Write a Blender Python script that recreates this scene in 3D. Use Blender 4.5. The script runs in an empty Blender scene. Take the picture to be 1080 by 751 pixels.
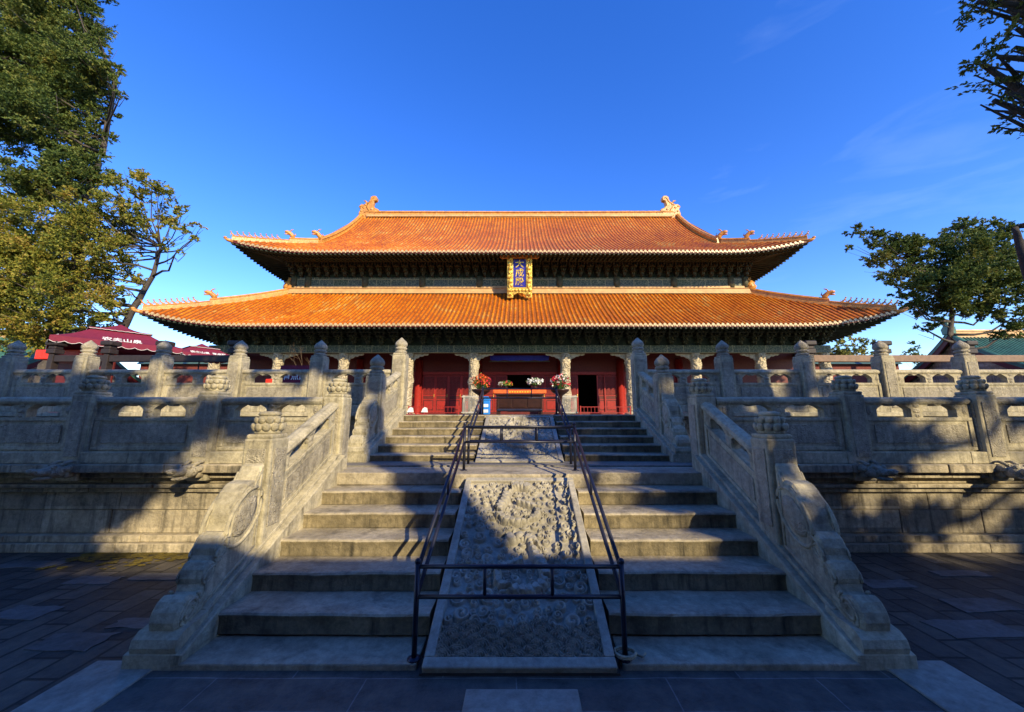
import bpy, bmesh, math, random
import numpy as np
from mathutils import Vector, Matrix
R = math.radians
rnd = random.Random(7)
scene = bpy.context.scene
COL = scene.collection

# ------------------------------------------------------------------ camera, sky, sun, exposure
cam_d = bpy.data.cameras.new('camera')
cam = bpy.data.objects.new('camera', cam_d); COL.objects.link(cam)
cam.location = (0, 0, 2.0); cam.rotation_euler = (R(100), 0, 0)
cam_d.sensor_width = 36; cam_d.lens = 13.17
cam_d.shift_x = -0.0074; cam_d.shift_y = -0.0075
cam_d.clip_start = 0.05; cam_d.clip_end = 3000
scene.camera = cam

SUN_EL, SUN_AZ = 25.8, 36.0           # azimuth measured from straight behind the camera towards the right
wd = bpy.data.worlds.new('World'); scene.world = wd; wd.use_nodes = True
nt = wd.node_tree; nt.nodes.clear()
wo = nt.nodes.new('ShaderNodeOutputWorld'); bg = nt.nodes.new('ShaderNodeBackground')
sky = nt.nodes.new('ShaderNodeTexSky'); sky.sky_type = 'NISHITA'; sky.sun_disc = False
sky.sun_elevation = R(SUN_EL); sky.sun_rotation = R(180 - SUN_AZ)
sky.altitude = 0; sky.air_density = 1.0; sky.dust_density = 0.12; sky.ozone_density = 3.2
# faint cirrus wisps: real high cloud, mixed in by sky direction
tc = nt.nodes.new('ShaderNodeTexCoord')
mp = nt.nodes.new('ShaderNodeMapping'); mp.inputs['Rotation'].default_value = (0, R(-32), R(12)); mp.inputs['Scale'].default_value = (1.2, 2.0, 7.5)
nz = nt.nodes.new('ShaderNodeTexNoise'); nz.inputs['Scale'].default_value = 1.7; nz.inputs['Detail'].default_value = 7; nz.inputs['Roughness'].default_value = 0.55
nz.inputs['Distortion'].default_value = 0.5
rp = nt.nodes.new('ShaderNodeValToRGB'); rp.color_ramp.elements[0].position = 0.52; rp.color_ramp.elements[1].position = 0.90
rp.color_ramp.elements[0].color = (0, 0, 0, 1); rp.color_ramp.elements[1].color = (0.16, 0.16, 0.16, 1)
mx = nt.nodes.new('ShaderNodeMixRGB'); mx.inputs['Color2'].default_value = (5.0, 6.4, 8.6, 1)
hs = nt.nodes.new('ShaderNodeHueSaturation'); hs.inputs['Saturation'].default_value = 1.31; hs.inputs['Hue'].default_value = 0.521; hs.inputs['Value'].default_value = 1.85
nt.links.new(tc.outputs['Generated'], mp.inputs['Vector']); nt.links.new(mp.outputs[0], nz.inputs['Vector'])
sxs = nt.nodes.new('ShaderNodeSeparateXYZ'); mrs = nt.nodes.new('ShaderNodeMapRange'); mls = nt.nodes.new('ShaderNodeMath'); mls.operation = 'MULTIPLY'
mrs.inputs['From Min'].default_value = 0.10; mrs.inputs['From Max'].default_value = 0.45      # the wisps lie only in the right-hand sky
nt.links.new(tc.outputs['Generated'], sxs.inputs[0]); nt.links.new(sxs.outputs['X'], mrs.inputs['Value']); nt.links.new(nz.outputs['Fac'], mls.inputs[0]); nt.links.new(mrs.outputs[0], mls.inputs[1])
nt.links.new(mls.outputs[0], rp.inputs['Fac']); nt.links.new(rp.outputs['Color'], mx.inputs['Fac'])
nt.links.new(sky.outputs['Color'], hs.inputs['Color']); nt.links.new(hs.outputs['Color'], mx.inputs['Color1'])
nt.links.new(mx.outputs[0], bg.inputs['Color']); bg.inputs['Strength'].default_value = 0.135
nt.links.new(bg.outputs[0], wo.inputs['Surface'])

ld = bpy.data.lights.new('sun', 'SUN'); ld.energy = 5.0; ld.angle = R(0.5); ld.color = (1.0, 0.83, 0.52)
sun = bpy.data.objects.new('sun', ld); COL.objects.link(sun)
sd = Vector((math.sin(R(SUN_AZ))*math.cos(R(SUN_EL)), -math.cos(R(SUN_AZ))*math.cos(R(SUN_EL)), math.sin(R(SUN_EL))))
sun.rotation_euler = sd.to_track_quat('Z', 'Y').to_euler(); sun.location = sd*100

vs = scene.view_settings
vs.view_transform = 'Standard'; vs.look = 'None'; vs.gamma = 1; vs.use_curve_mapping = False; vs.exposure = 0.55
scene.cycles.max_bounces = 6; scene.cycles.diffuse_bounces = 3; scene.cycles.glossy_bounces = 3
scene.cycles.transmission_bounces = 2; scene.cycles.transparent_max_bounces = 4

# ------------------------------------------------------------------ helpers
class MB:
    """collects faces; build() links them as one mesh object"""
    def __init__(s): s.v = []; s.f = []; s.m = []; s.mats = []; s.sm = []
    def mi(s, m):
        if m not in s.mats: s.mats.append(m)
        return s.mats.index(m)
    def add(s, vs, fs, m, smooth=False, T=None):
        b = len(s.v)
        if T is not None: vs = [tuple(T @ Vector(p)) for p in vs]
        s.v.extend(vs); k = s.mi(m)
        for f in fs: s.f.append([b+i for i in f]); s.m.append(k); s.sm.append(smooth)
    def box(s, x0, x1, y0, y1, z0, z1, m, bev=0.0, T=None, jit=0.0):
        if x0 > x1: x0, x1 = x1, x0
        if bev <= 0:
            vs = [(x, y, z) for x in (x0, x1) for y in (y0, y1) for z in (z0, z1)]
            s.add(vs, [(0,1,3,2),(4,6,7,5),(0,4,5,1),(2,3,7,6),(0,2,6,4),(1,5,7,3)], m, T=T)
        else:
            b = min(bev, (x1-x0)/2.01, (y1-y0)/2.01, (z1-z0)/2.01)
            bm = bmesh.new(); bmesh.ops.create_cube(bm, size=1)
            for v in bm.verts:
                v.co = Vector(((x0+x1)/2+v.co.x*(x1-x0), (y0+y1)/2+v.co.y*(y1-y0), (z0+z1)/2+v.co.z*(z1-z0)))
            bmesh.ops.bevel(bm, geom=bm.edges[:], offset=b, segments=2, profile=0.5, affect='EDGES')
            s.bm(bm, m, T)
    def bm(s, bm, m, T=None, smooth=False):
        bm.verts.ensure_lookup_table()
        s.add([tuple(v.co) for v in bm.verts], [[v.index for v in f.verts] for f in bm.faces], m, smooth, T); bm.free()
    def lathe(s, prof, m, c=(0,0,0), n=16, smooth=True, mod=None, T=None):
        vs = []; fs = []
        for r, z in prof:
            for k in range(n):
                a = 2*math.pi*k/n; rr = r*(mod(a, z) if mod else 1)
                vs.append((c[0]+rr*math.cos(a), c[1]+rr*math.sin(a), c[2]+z))
        for i in range(len(prof)-1):
            for k in range(n):
                k2 = (k+1) % n; fs.append((i*n+k, i*n+k2, (i+1)*n+k2, (i+1)*n+k))
        fs.append(tuple(range(n))[::-1]); fs.append(tuple((len(prof)-1)*n+k for k in range(n)))
        s.add(vs, fs, m, smooth, T)
    def tube(s, pts, r, m, n=8, r2=None, caps=True, smooth=True):
        pts = [Vector(p) for p in pts]; N = len(pts); vs = []; fs = []
        up = Vector((0,0,1))
        for i, p in enumerate(pts):
            t = (pts[min(i+1, N-1)]-pts[max(i-1, 0)]).normalized()
            a = t.cross(up)
            if a.length < 0.05: a = t.cross(Vector((1,0,0)))
            a.normalize(); b = t.cross(a).normalized()
            if isinstance(r, (list, tuple)): rr = r[i]
            else: rr = r if r2 is None else r+(r2-r)*i/(N-1)
            for k in range(n):
                q = 2*math.pi*k/n; vs.append(tuple(p+a*math.cos(q)*rr+b*math.sin(q)*rr))
        for i in range(N-1):
            for k in range(n):
                k2 = (k+1) % n; fs.append((i*n+k, i*n+k2, (i+1)*n+k2, (i+1)*n+k))
        if caps: fs.append(tuple(range(n))[::-1]); fs.append(tuple((N-1)*n+k for k in range(n)))
        s.add(vs, fs, m, smooth)
    def prism(s, poly, axis, a0, a1, m, T=None, bev=0.0, smooth=False):
        """poly = 2D outline; axis 'x': (y,z) outline swept in x; 'y': (x,z); 'z': (x,y)"""
        def P(p, a):
            return {'x': (a, p[0], p[1]), 'y': (p[0], a, p[1]), 'z': (p[0], p[1], a)}[axis]
        n = len(poly)
        if bev > 0:
            cx = sum(p[0] for p in poly)/n; cy = sum(p[1] for p in poly)/n
            ins = []
            for i in range(n):
                p0 = Vector(poly[i-1]); p1 = Vector(poly[i]); p2 = Vector(poly[(i+1) % n])
                e1 = (p1-p0).normalized(); e2 = (p2-p1).normalized()
                nn = Vector((-(e1.y+e2.y), e1.x+e2.x))
                if nn.length < 1e-4: nn = Vector((-e1.y, e1.x))
                nn.normalize(); ins.append(tuple(p1+nn*bev))
            ar = sum(poly[i][0]*poly[(i+1)%n][1]-poly[(i+1)%n][0]*poly[i][1] for i in range(n))
            if ar < 0: ins = [(2*p[0]-q[0], 2*p[1]-q[1]) for p, q in zip(poly, ins)]
            rings = [(ins, a0), (poly, a0+bev), (poly, a1-bev), (ins, a1)]
        else: rings = [(poly, a0), (poly, a1)]
        vs = [P(p, a) for pl, a in rings for p in pl]; fs = []
        for r in range(len(rings)-1):
            for i in range(n):
                j = (i+1) % n; fs.append((r*n+i, r*n+j, (r+1)*n+j, (r+1)*n+i))
        s.add(vs, fs, m, smooth, T)
        s.add([P(p, rings[0][1]) for p in rings[0][0]], [tuple(range(n))[::-1]], m, False, T)
        s.add([P(p, rings[-1][1]) for p in rings[-1][0]], [tuple(range(n))], m, False, T)
    def blob(s, c, rad, m, sub=2, T=None, noise=0.0, seed=0):
        bm = bmesh.new(); bmesh.ops.create_icosphere(bm, subdivisions=sub, radius=1)
        q = random.Random(seed)
        for v in bm.verts:
            k = 1+noise*q.uniform(-1, 1)
            v.co = Vector((c[0]+v.co.x*rad[0]*k, c[1]+v.co.y*rad[1]*k, c[2]+v.co.z*rad[2]*k))
        s.bm(bm, m, T, True)
    def mesh(s, name, smooth_angle=None):
        me = bpy.data.meshes.new(name); me.from_pydata(s.v, [], s.f)
        for m in s.mats: me.materials.append(m)
        me.polygons.foreach_set('material_index', s.m); me.polygons.foreach_set('use_smooth', s.sm)
        bm = bmesh.new(); bm.from_mesh(me); bmesh.ops.recalc_face_normals(bm, faces=bm.faces[:]); bm.to_mesh(me); bm.free()
        me.update(); return me
    def build(s, name, parent=None, loc=None, rz=0):
        return link(s.mesh(name), name, parent, loc, rz)

def link(me, name, parent=None, loc=None, rz=0):
    o = bpy.data.objects.new(name, me); COL.objects.link(o)
    if parent: o.parent = parent
    if loc is not None: o.location = loc
    o.rotation_euler.z = rz
    return o
def tag(o, label=None, cat=None, group=None, kind=None):
    if label: o['label'] = label
    if cat: o['category'] = cat
    if group: o['group'] = group
    if kind: o['kind'] = kind
    return o
def thing(name, label, cat, loc=(0,0,0), rz=0, group=None):
    o = bpy.data.objects.new(name, None); COL.objects.link(o); o.location = loc; o.rotation_euler.z = rz
    o.empty_display_size = 0.3
    return tag(o, label, cat, group)
def dup(root, loc, rz=0, label=None, scale=None):
    r = root.copy(); COL.objects.link(r); r.location = loc; r.rotation_euler.z = rz
    if scale: r.scale = scale
    if label: r['label'] = label
    for ch in list(root.children):
        c = ch.copy(); COL.objects.link(c); c.parent = r
        for g in list(ch.children):
            d = g.copy(); COL.objects.link(d); d.parent = c
    return r

# ------------------------------------------------------------------ materials
def newmat(name):
    m = bpy.data.materials.new(name); m.use_nodes = True
    n = m.node_tree; b = n.nodes['Principled BSDF']; return m, n, b
def N(n, t, **kw):
    x = n.nodes.new('ShaderNode'+t)
    for k, v in kw.items():
        if k in x.inputs: x.inputs[k].default_value = v
        else: setattr(x, k, v)
    return x
def ramp(n, stops):
    r = n.nodes.new('ShaderNodeValToRGB'); e = r.color_ramp.elements
    while len(e) < len(stops): e.new(0.5)
    for k, (p, c) in enumerate(stops): e[k].position = p; e[k].color = (c[0], c[1], c[2], 1)
    return r
def coords(n, scale=(1,1,1), world=False):
    mp = N(n, 'Mapping'); mp.inputs['Scale'].default_value = scale
    if world:
        g = N(n, 'NewGeometry'); n.links.new(g.outputs['Position'], mp.inputs['Vector']); return mp.outputs[0]
    tc = N(n, 'TexCoord'); oi = N(n, 'ObjectInfo'); ad = N(n, 'VectorMath', operation='ADD'); ml = N(n, 'Math', operation='MULTIPLY'); ml.inputs[1].default_value = 37.0
    n.links.new(oi.outputs['Random'], ml.inputs[0]); n.links.new(tc.outputs['Object'], ad.inputs[0]); n.links.new(ml.outputs[0], ad.inputs[1])
    n.links.new(ad.outputs[0], mp.inputs['Vector']); return mp.outputs[0]
def mixc(n, fac, a, b, mode='MIX'):
    m = N(n, 'MixRGB', blend_type=mode)
    for k, x in (('Fac', fac), ('Color1', a), ('Color2', b)):
        if isinstance(x, (int, float)): m.inputs[k].default_value = x
        elif isinstance(x, tuple): m.inputs[k].default_value = (*x, 1)
        else: n.links.new(x, m.inputs[k])
    return m.outputs[0]

def stone(name, c1, c2, dark=(0.06,0.055,0.045), stain=0.5, bump=0.25, bscale=22, rough=0.85, carve=0.0, carve_scale=9, streak=0.5, world=True, spec=0.3, blocks=0.0):
    m, n, b = newmat(name)
    co = coords(n, world=world)
    n1 = N(n, 'TexNoise', Scale=1.6, Detail=8, Roughness=0.65); n.links.new(co, n1.inputs['Vector'])
    r1 = ramp(n, [(0.33, c1), (0.68, c2)]); n.links.new(n1.outputs['Fac'], r1.inputs['Fac'])
    n2 = N(n, 'TexNoise', Scale=14, Detail=10, Roughness=0.75); n.links.new(co, n2.inputs['Vector'])
    r2 = ramp(n, [(0.35, (0.55,0.55,0.55)), (0.62, (1.12,1.12,1.12))]); n.links.new(n2.outputs['Fac'], r2.inputs['Fac'])
    c = mixc(n, 0.75, r1.outputs[0], r2.outputs[0], 'MULTIPLY')
    # blotches of dirt and lichen
    n3 = N(n, 'TexNoise', Scale=3.1, Detail=9, Roughness=0.7, Distortion=0.4); n.links.new(co, n3.inputs['Vector'])
    r3 = ramp(n, [(0.52, (0,0,0)), (0.72, (stain,)*3)]); n.links.new(n3.outputs['Fac'], r3.inputs['Fac'])
    c = mixc(n, r3.outputs[0], c, dark)
    # rain streaks running down
    mp = N(n, 'Mapping'); mp.inputs['Scale'].default_value = (5.5, 5.5, 0.45); n.links.new(co, mp.inputs['Vector'])
    n4 = N(n, 'TexNoise', Scale=1.5, Detail=7, Roughness=0.65); n.links.new(mp.outputs[0], n4.inputs['Vector'])
    r4 = ramp(n, [(0.50, (0,0,0)), (0.70, (streak,)*3)]); n.links.new(n4.outputs['Fac'], r4.inputs['Fac'])
    g = N(n, 'NewGeometry'); sx = N(n, 'SeparateXYZ'); n.links.new(g.outputs['Normal'], sx.inputs[0])
    ab = N(n, 'Math', operation='ABSOLUTE'); n.links.new(sx.outputs['Z'], ab.inputs[0])
    iv = N(n, 'Math', operation='SUBTRACT'); iv.inputs[0].default_value = 1; n.links.new(ab.outputs[0], iv.inputs[1])
    ml = N(n, 'Math', operation='MULTIPLY'); n.links.new(r4.outputs[0], ml.inputs[0]); n.links.new(iv.outputs[0], ml.inputs[1])
    c = mixc(n, ml.outputs[0], c, dark)
    if blocks:                                           # stone-to-stone colour differences
        sn = N(n, 'VectorMath', operation='SNAP'); sn.inputs[1].default_value = (1.45, 50.0, 0.31); n.links.new(co, sn.inputs[0])
        wn_ = N(n, 'TexWhiteNoise'); n.links.new(sn.outputs[0], wn_.inputs['Vector'])
        rb_ = ramp(n, [(0.0, (1-blocks,)*3), (1.0, (1+blocks*0.6, 1+blocks*0.55, 1+blocks*0.45))]); n.links.new(wn_.outputs['Value'], rb_.inputs['Fac'])
        c = mixc(n, 1.0, c, rb_.outputs[0], 'MULTIPLY')
    n.links.new(c, b.inputs['Base Color']); b.inputs['Roughness'].default_value = rough
    b.inputs['Specular IOR Level'].default_value = spec
    nb = N(n, 'TexNoise', Scale=bscale, Detail=10, Roughness=0.7); n.links.new(co, nb.inputs['Vector'])
    nb2 = N(n, 'TexNoise', Scale=bscale/5, Detail=5, Roughness=0.6); n.links.new(co, nb2.inputs['Vector'])
    ad = N(n, 'Math', operation='ADD'); n.links.new(nb.outputs['Fac'], ad.inputs[0]); n.links.new(nb2.outputs['Fac'], ad.inputs[1])
    bp = N(n, 'Bump', Strength=bump, Distance=0.05); n.links.new(ad.outputs[0], bp.inputs['Height'])
    out = bp.outputs[0]
    if carve > 0:
        dn = N(n, 'TexNoise', Scale=carve_scale*0.45, Detail=2); n.links.new(co, dn.inputs['Vector'])
        mv = N(n, 'VectorMath', operation='MULTIPLY_ADD'); mv.inputs[1].default_value = (0.45,)*3
        n.links.new(dn.outputs['Color'], mv.inputs[0]); n.links.new(co, mv.inputs[2])
        vo = N(n, 'TexVoronoi', Scale=carve_scale, feature='SMOOTH_F1'); n.links.new(mv.outputs[0], vo.inputs['Vector'])
        wv = N(n, 'Math', operation='SINE'); m9 = N(n, 'Math', operation='MULTIPLY'); m9.inputs[1].default_value = 22
        n.links.new(vo.outputs['Distance'], m9.inputs[0]); n.links.new(m9.outputs[0], wv.inputs[0])
        b2 = N(n, 'Bump', Strength=carve, Distance=0.03); n.links.new(wv.outputs[0], b2.inputs['Height']); n.links.new(out, b2.inputs['Normal'])
        out = b2.outputs[0]
    n.links.new(out, b.inputs['Normal'])
    return m

def plain(name, c, rough=0.6, var=0.15, metal=0.0, bump=0.0, bscale=30, spec=0.4, world=False, vscale=6.0):
    m, n, b = newmat(name); co = coords(n, world=world)
    n1 = N(n, 'TexNoise', Scale=vscale, Detail=6, Roughness=0.6); n.links.new(co, n1.inputs['Vector'])
    r1 = ramp(n, [(0.3, tuple(x*(1-var) for x in c)), (0.7, tuple(min(1, x*(1+var)) for x in c))]); n.links.new(n1.outputs['Fac'], r1.inputs['Fac'])
    n.links.new(r1.outputs[0], b.inputs['Base Color']); b.inputs['Roughness'].default_value = rough
    b.inputs['Metallic'].default_value = metal; b.inputs['Specular IOR Level'].default_value = spec
    if bump:
        nb = N(n, 'TexNoise', Scale=bscale, Detail=8); n.links.new(co, nb.inputs['Vector'])
        bp = N(n, 'Bump', Strength=bump, Distance=0.03); n.links.new(nb.outputs['Fac'], bp.inputs['Height']); n.links.new(bp.outputs[0], b.inputs['Normal'])
    return m

MS = {}
MS['rail'] = stone('balustrade_stone', (0.36,0.32,0.22), (0.62,0.555,0.39), stain=0.6, bump=0.5, bscale=30, streak=0.6)
MS['carved'] = stone('carved_balustrade_stone', (0.36,0.32,0.24), (0.58,0.52,0.39), stain=0.55, bump=0.5, carve=0.5, carve_scale=17, streak=0.5)
MS['wall'] = stone('terrace_stone', (0.34,0.29,0.20), (0.54,0.47,0.34), stain=0.8, bump=0.5, streak=0.95, blocks=0.35)
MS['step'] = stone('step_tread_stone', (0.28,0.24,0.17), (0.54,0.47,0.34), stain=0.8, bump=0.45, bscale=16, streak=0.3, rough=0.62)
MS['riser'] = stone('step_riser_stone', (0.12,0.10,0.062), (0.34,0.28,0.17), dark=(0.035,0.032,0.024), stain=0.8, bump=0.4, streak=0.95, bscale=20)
MS['relief'] = stone('dragon_relief_stone', (0.26,0.24,0.19), (0.50,0.46,0.37), dark=(0.10,0.09,0.075), stain=0.5, bump=0.22, bscale=40, rough=0.65)
MS['joint'] = plain('dark_joint_mortar', (0.04,0.035,0.03), 0.95)  # dark mortar in the stone joints and ramp beds
MS['deck'] = stone('deck_paving', (0.16,0.15,0.13), (0.26,0.24,0.20), stain=0.4)
MS['slab'] = stone('path_stone', (0.24,0.22,0.18), (0.40,0.37,0.30), stain=0.5, bump=0.25, bscale=12, rough=0.55)

def paving(name, c1, c2, mortar, w, h, ms=0.012, rot=0.0, off=0.5, sq=1.0, bump=0.5):
    m, n, b = newmat(name); g = N(n, 'NewGeometry'); mp = N(n, 'Mapping'); mp.inputs['Rotation'].default_value = (0, 0, rot)
    n.links.new(g.outputs['Position'], mp.inputs['Vector'])
    dn = N(n, 'TexNoise', Scale=1.4, Detail=3); n.links.new(mp.outputs[0], dn.inputs['Vector'])
    mv = N(n, 'VectorMath', operation='MULTIPLY_ADD'); mv.inputs[1].default_value = (0.05,0.05,0.0)
    n.links.new(dn.outputs['Color'], mv.inputs[0]); n.links.new(mp.outputs[0], mv.inputs[2])
    br = N(n, 'TexBrick', Scale=1.0); br.offset = off; br.squash = sq
    br.inputs['Color1'].default_value = (*c1, 1); br.inputs['Color2'].default_value = (*c2, 1); br.inputs['Mortar'].default_value = (*mortar, 1)
    br.inputs['Mortar Size'].default_value = ms; br.inputs['Brick Width'].default_value = w; br.inputs['Row Height'].default_value = h
    br.inputs['Mortar Smooth'].default_value = 0.3
    n.links.new(mv.outputs[0], br.inputs['Vector'])
    n2 = N(n, 'TexNoise', Scale=5, Detail=10, Roughness=0.72); n.links.new(mp.outputs[0], n2.inputs['Vector'])
    r2 = ramp(n, [(0.3, (0.3,0.3,0.3)), (0.5, (0.95,0.95,0.95)), (0.7, (1.7,1.6,1.4))]); n.links.new(n2.outputs['Fac'], r2.inputs['Fac'])
    c = mixc(n, 0.85, br.outputs['Color'], r2.outputs[0], 'MULTIPLY')
    n.links.new(c, b.inputs['Base Color']); b.inputs['Roughness'].default_value = 0.62; b.inputs['Specular IOR Level'].default_value = 0.35
    iv = N(n, 'Math', operation='SUBTRACT'); iv.inputs[0].default_value = 1; n.links.new(br.outputs['Fac'], iv.inputs[1])
    b1 = N(n, 'Bump', Strength=bump, Distance=0.02); n.links.new(iv.outputs[0], b1.inputs['Height'])
    b2 = N(n, 'Bump', Strength=0.7, Distance=0.04); n.links.new(n2.outputs['Fac'], b2.inputs['Height']); n.links.new(b1.outputs[0], b2.inputs['Normal'])
    n.links.new(b2.outputs[0], b.inputs['Normal']); return m
MS['yard'] = paving('old_brick_paving', (0.035,0.032,0.028), (0.105,0.09,0.07), (0.012,0.011,0.009), 0.50, 0.27, 0.016, rot=R(90))
MS['walk'] = paving('dark_slate_paving', (0.066,0.062,0.056), (0.098,0.092,0.082), (0.17,0.17,0.165), 1.15, 0.33, 0.006, bump=0.25)

MS['oldslab'] = stone('sunken_old_stone', (0.08,0.077,0.07), (0.18,0.17,0.155), dark=(0.04,0.035,0.03), stain=0.9, bump=0.35, bscale=12, rough=0.6)
# ------------------------------------------------------------------ ground
def sheet(name, x0, x1, y0, y1, z, mat, th=None):
    b = MB()
    if th: b.box(x0, x1, y0, y1, z-th, z, mat, bev=0.012)
    else: b.add([(x0,y0,z),(x1,y0,z),(x1,y1,z),(x0,y1,z)], [(0,1,2,3)], mat)
    return tag(b.build(name), kind='structure')
sheet('ground', -900, 900, -600, 1500, 0.0, MS['yard'])
sheet('paved_walk', -2.9, 2.9, -30, 3.52, 0.004, MS['walk'])
def strip(name, xa, xb, y0, y1, lens, z=0.010):
    b = MB(); y = y1; q = random.Random(int(abs(xa)*100))
    while y > y0:
        L = q.uniform(*lens); j = q.uniform(-0.012, 0.012)
        b.box(xa+j, xb+j, y-L+0.012, y, -0.05, z+q.uniform(0, 0.006), MS['slab'], bev=0.008); y -= L
    return tag(b.build(name), kind='structure')
strip('stone_kerb_path', -3.46, -2.91, -16, 3.47, (1.0, 1.6))
strip('stone_kerb_path', 2.91, 3.46, -16, 3.47, (1.0, 1.6))
strip('central_stone_path', -0.39, 0.43, -16, 3.14, (0.9, 1.3), 0.018)
# pale worn stones let into the brick paving
q = random.Random(11)
b = MB()
for (px, py, w, h) in [(-4.0,3.75,0.62,0.3),(-3.75,4.05,0.4,0.2),(-5.05,4.25,0.55,0.28),(-5.2,5.0,0.6,0.24),(-6.4,4.6,0.5,0.2),(-4.5,5.1,0.7,0.22),(-4.0,5.35,0.5,0.18),
                       (-7.4,5.1,0.8,0.3),(-6.6,5.5,0.9,0.25),(4.3,3.95,0.8,0.35),(4.9,4.4,0.7,0.3),(5.3,3.7,0.6,0.3),(4.4,4.9,0.6,0.25),(6.2,4.6,0.9,0.3),(7.0,5.2,0.8,0.25),(5.6,5.2,0.7,0.2),
                       (-4.8,3.3,0.5,0.3),(4.4,3.3,0.6,0.3),(-8.4,4.4,0.7,0.3),(8.2,4.6,0.7,0.3)]:
    T = Matrix.Translation((px, py, 0)) @ Matrix.Rotation(q.uniform(-0.06, 0.06), 4, 'Z')
    pl = []
    for (ax, ay, bx, by) in ((-1,-1,1,-1),(1,-1,1,1),(1,1,-1,1),(-1,1,-1,-1)):
        for t in (0, .25, .5, .75): pl.append(((ax+(bx-ax)*t)*w*0.45+q.uniform(-.022,.022), (ay+(by-ay)*t)*h*0.45+q.uniform(-.018,.018)))
    b.prism(pl, 'z', -0.05, 0.007, MS['oldslab'], T=T)
tag(b.build('paving_stones'), kind='structure')

# ------------------------------------------------------------------ terraces
def wall_run(b, x0, x1, yf, z0, z1, courses, mat, proud=0.0, seed=1, lens=(0.9, 1.7)):
    """ashlar courses facing -y: each stone a bevelled block, slightly uneven"""
    q = random.Random(seed); z = z0
    for h in courses:
        x = x0 - q.uniform(0, 1)
        while x < x1:
            L = q.uniform(*lens); xa = max(x, x0); xb = min(x+L, x1)
            if xb-xa > 0.05:
                b.box(xa+0.003, xb-0.003, yf+q.uniform(-0.006, 0.008)-proud, yf+0.35, z+0.003, z+h-0.003, mat, bev=0.010)
            x += L
        z += h

def sumeru(b, x0, x1, yf, z0, seed):
    """moulded base under the lower terrace; z0 = foot. tops out 1.18 above"""
    prof = [(0.16, 0.0, 0.13), (0.11, 0.13, 0.10), (0.02, 0.23, 0.34), (0.03, 0.57, 0.26), (0.09, 0.83, 0.07), (0.14, 0.90, 0.06), (0.06, 0.96, 0.09), (0.18, 1.05, 0.08)]
    for i, (pr, z, h) in enumerate(prof):
        wall_run(b, x0, x1, yf, z0+z, 0, [h], MS['wall'], proud=pr, seed=seed*31+i, lens=(1.1, 2.2))

LT = thing('lower_terrace', 'weathered lower stone terrace with moulded base either side of the bottom flight', 'terrace')
for sx in (-1, 1):
    b = MB(); xa, xb = (3.2, 24.0) if sx > 0 else (-24.0, -3.2)
    sumeru(b, xa, xb, 6.08, 0.0, 3 if sx > 0 else 5)
    b.box(xa, xb, 6.16, 6.40, 0.0, 1.13, MS['joint'])
    b.build('base_wall', LT)
    b = MB(); q = random.Random(8+sx); x = xa
    while x < xb:
        L = q.uniform(1.3, 2.3); e = min(x+L, xb); b.box(x+0.004, e-0.004, 5.80+q.uniform(-.01,.01), 6.6, 1.14, 1.265, MS['wall'], bev=0.018); x = e
    b.build('coping', LT)
    b = MB(); xo = 24.0*sx    # side return wall
    for k, (pr, z, h) in enumerate([(0.14,0,0.13),(0.1,0.13,0.1),(0.02,0.23,0.6),(0.12,0.83,0.1),(0.06,0.93,0.2)]):
        b.box(xo-0.3*sx, xo+pr*sx, 6.45, 46, z+0.002, z+h, MS['wall'], bev=0.01)
    b.build('return_wall', LT)
b = MB(); b.box(-23.9, 23.9, 6.42, 9.6, 0.02, 1.17, MS['deck']); b.build('deck', LT)

UT = thing('upper_terrace', 'upper stone terrace deck carrying the hall, behind the pointed posts', 'terrace')
for sx in (-1, 1):
    b = MB(); xa, xb = (3.2, 22.0) if sx > 0 else (-22.0, -3.2)
    for i, (pr, z, h) in enumerate([(0.10,1.17,0.12),(0.05,1.29,0.08),(0.0,1.37,0.32),(0.07,1.69,0.08),(0.10,1.77,0.10),(0.05,1.87,0.08)]):
        wall_run(b, xa, xb, 9.14, z, 0, [h], MS['wall'], proud=pr, seed=71+i+sx, lens=(1.0, 2.0))
    b.box(xa, xb, 9.2, 9.45, 1.17, 1.94, MS['joint']); b.build('base_wall', UT)
    b = MB(); b.box(xa, xb, 8.90, 9.5, 1.952, 2.05, MS['rail'], bev=0.015); b.build('coping', UT)
    b = MB(); xo = 22.0*sx; b.box(xo-0.3*sx, xo, 9.5, 45, 1.17, 2.0, MS['wall'], bev=0.01); b.build('return_wall', UT)
b = MB(); b.box(-21.9, 21.9, 9.502, 58, 1.175, 1.985, MS['deck']); b.box(-3.19, 3.19, 9.02, 9.50, 1.2, 1.984, MS['deck']); b.build('deck', UT)

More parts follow.
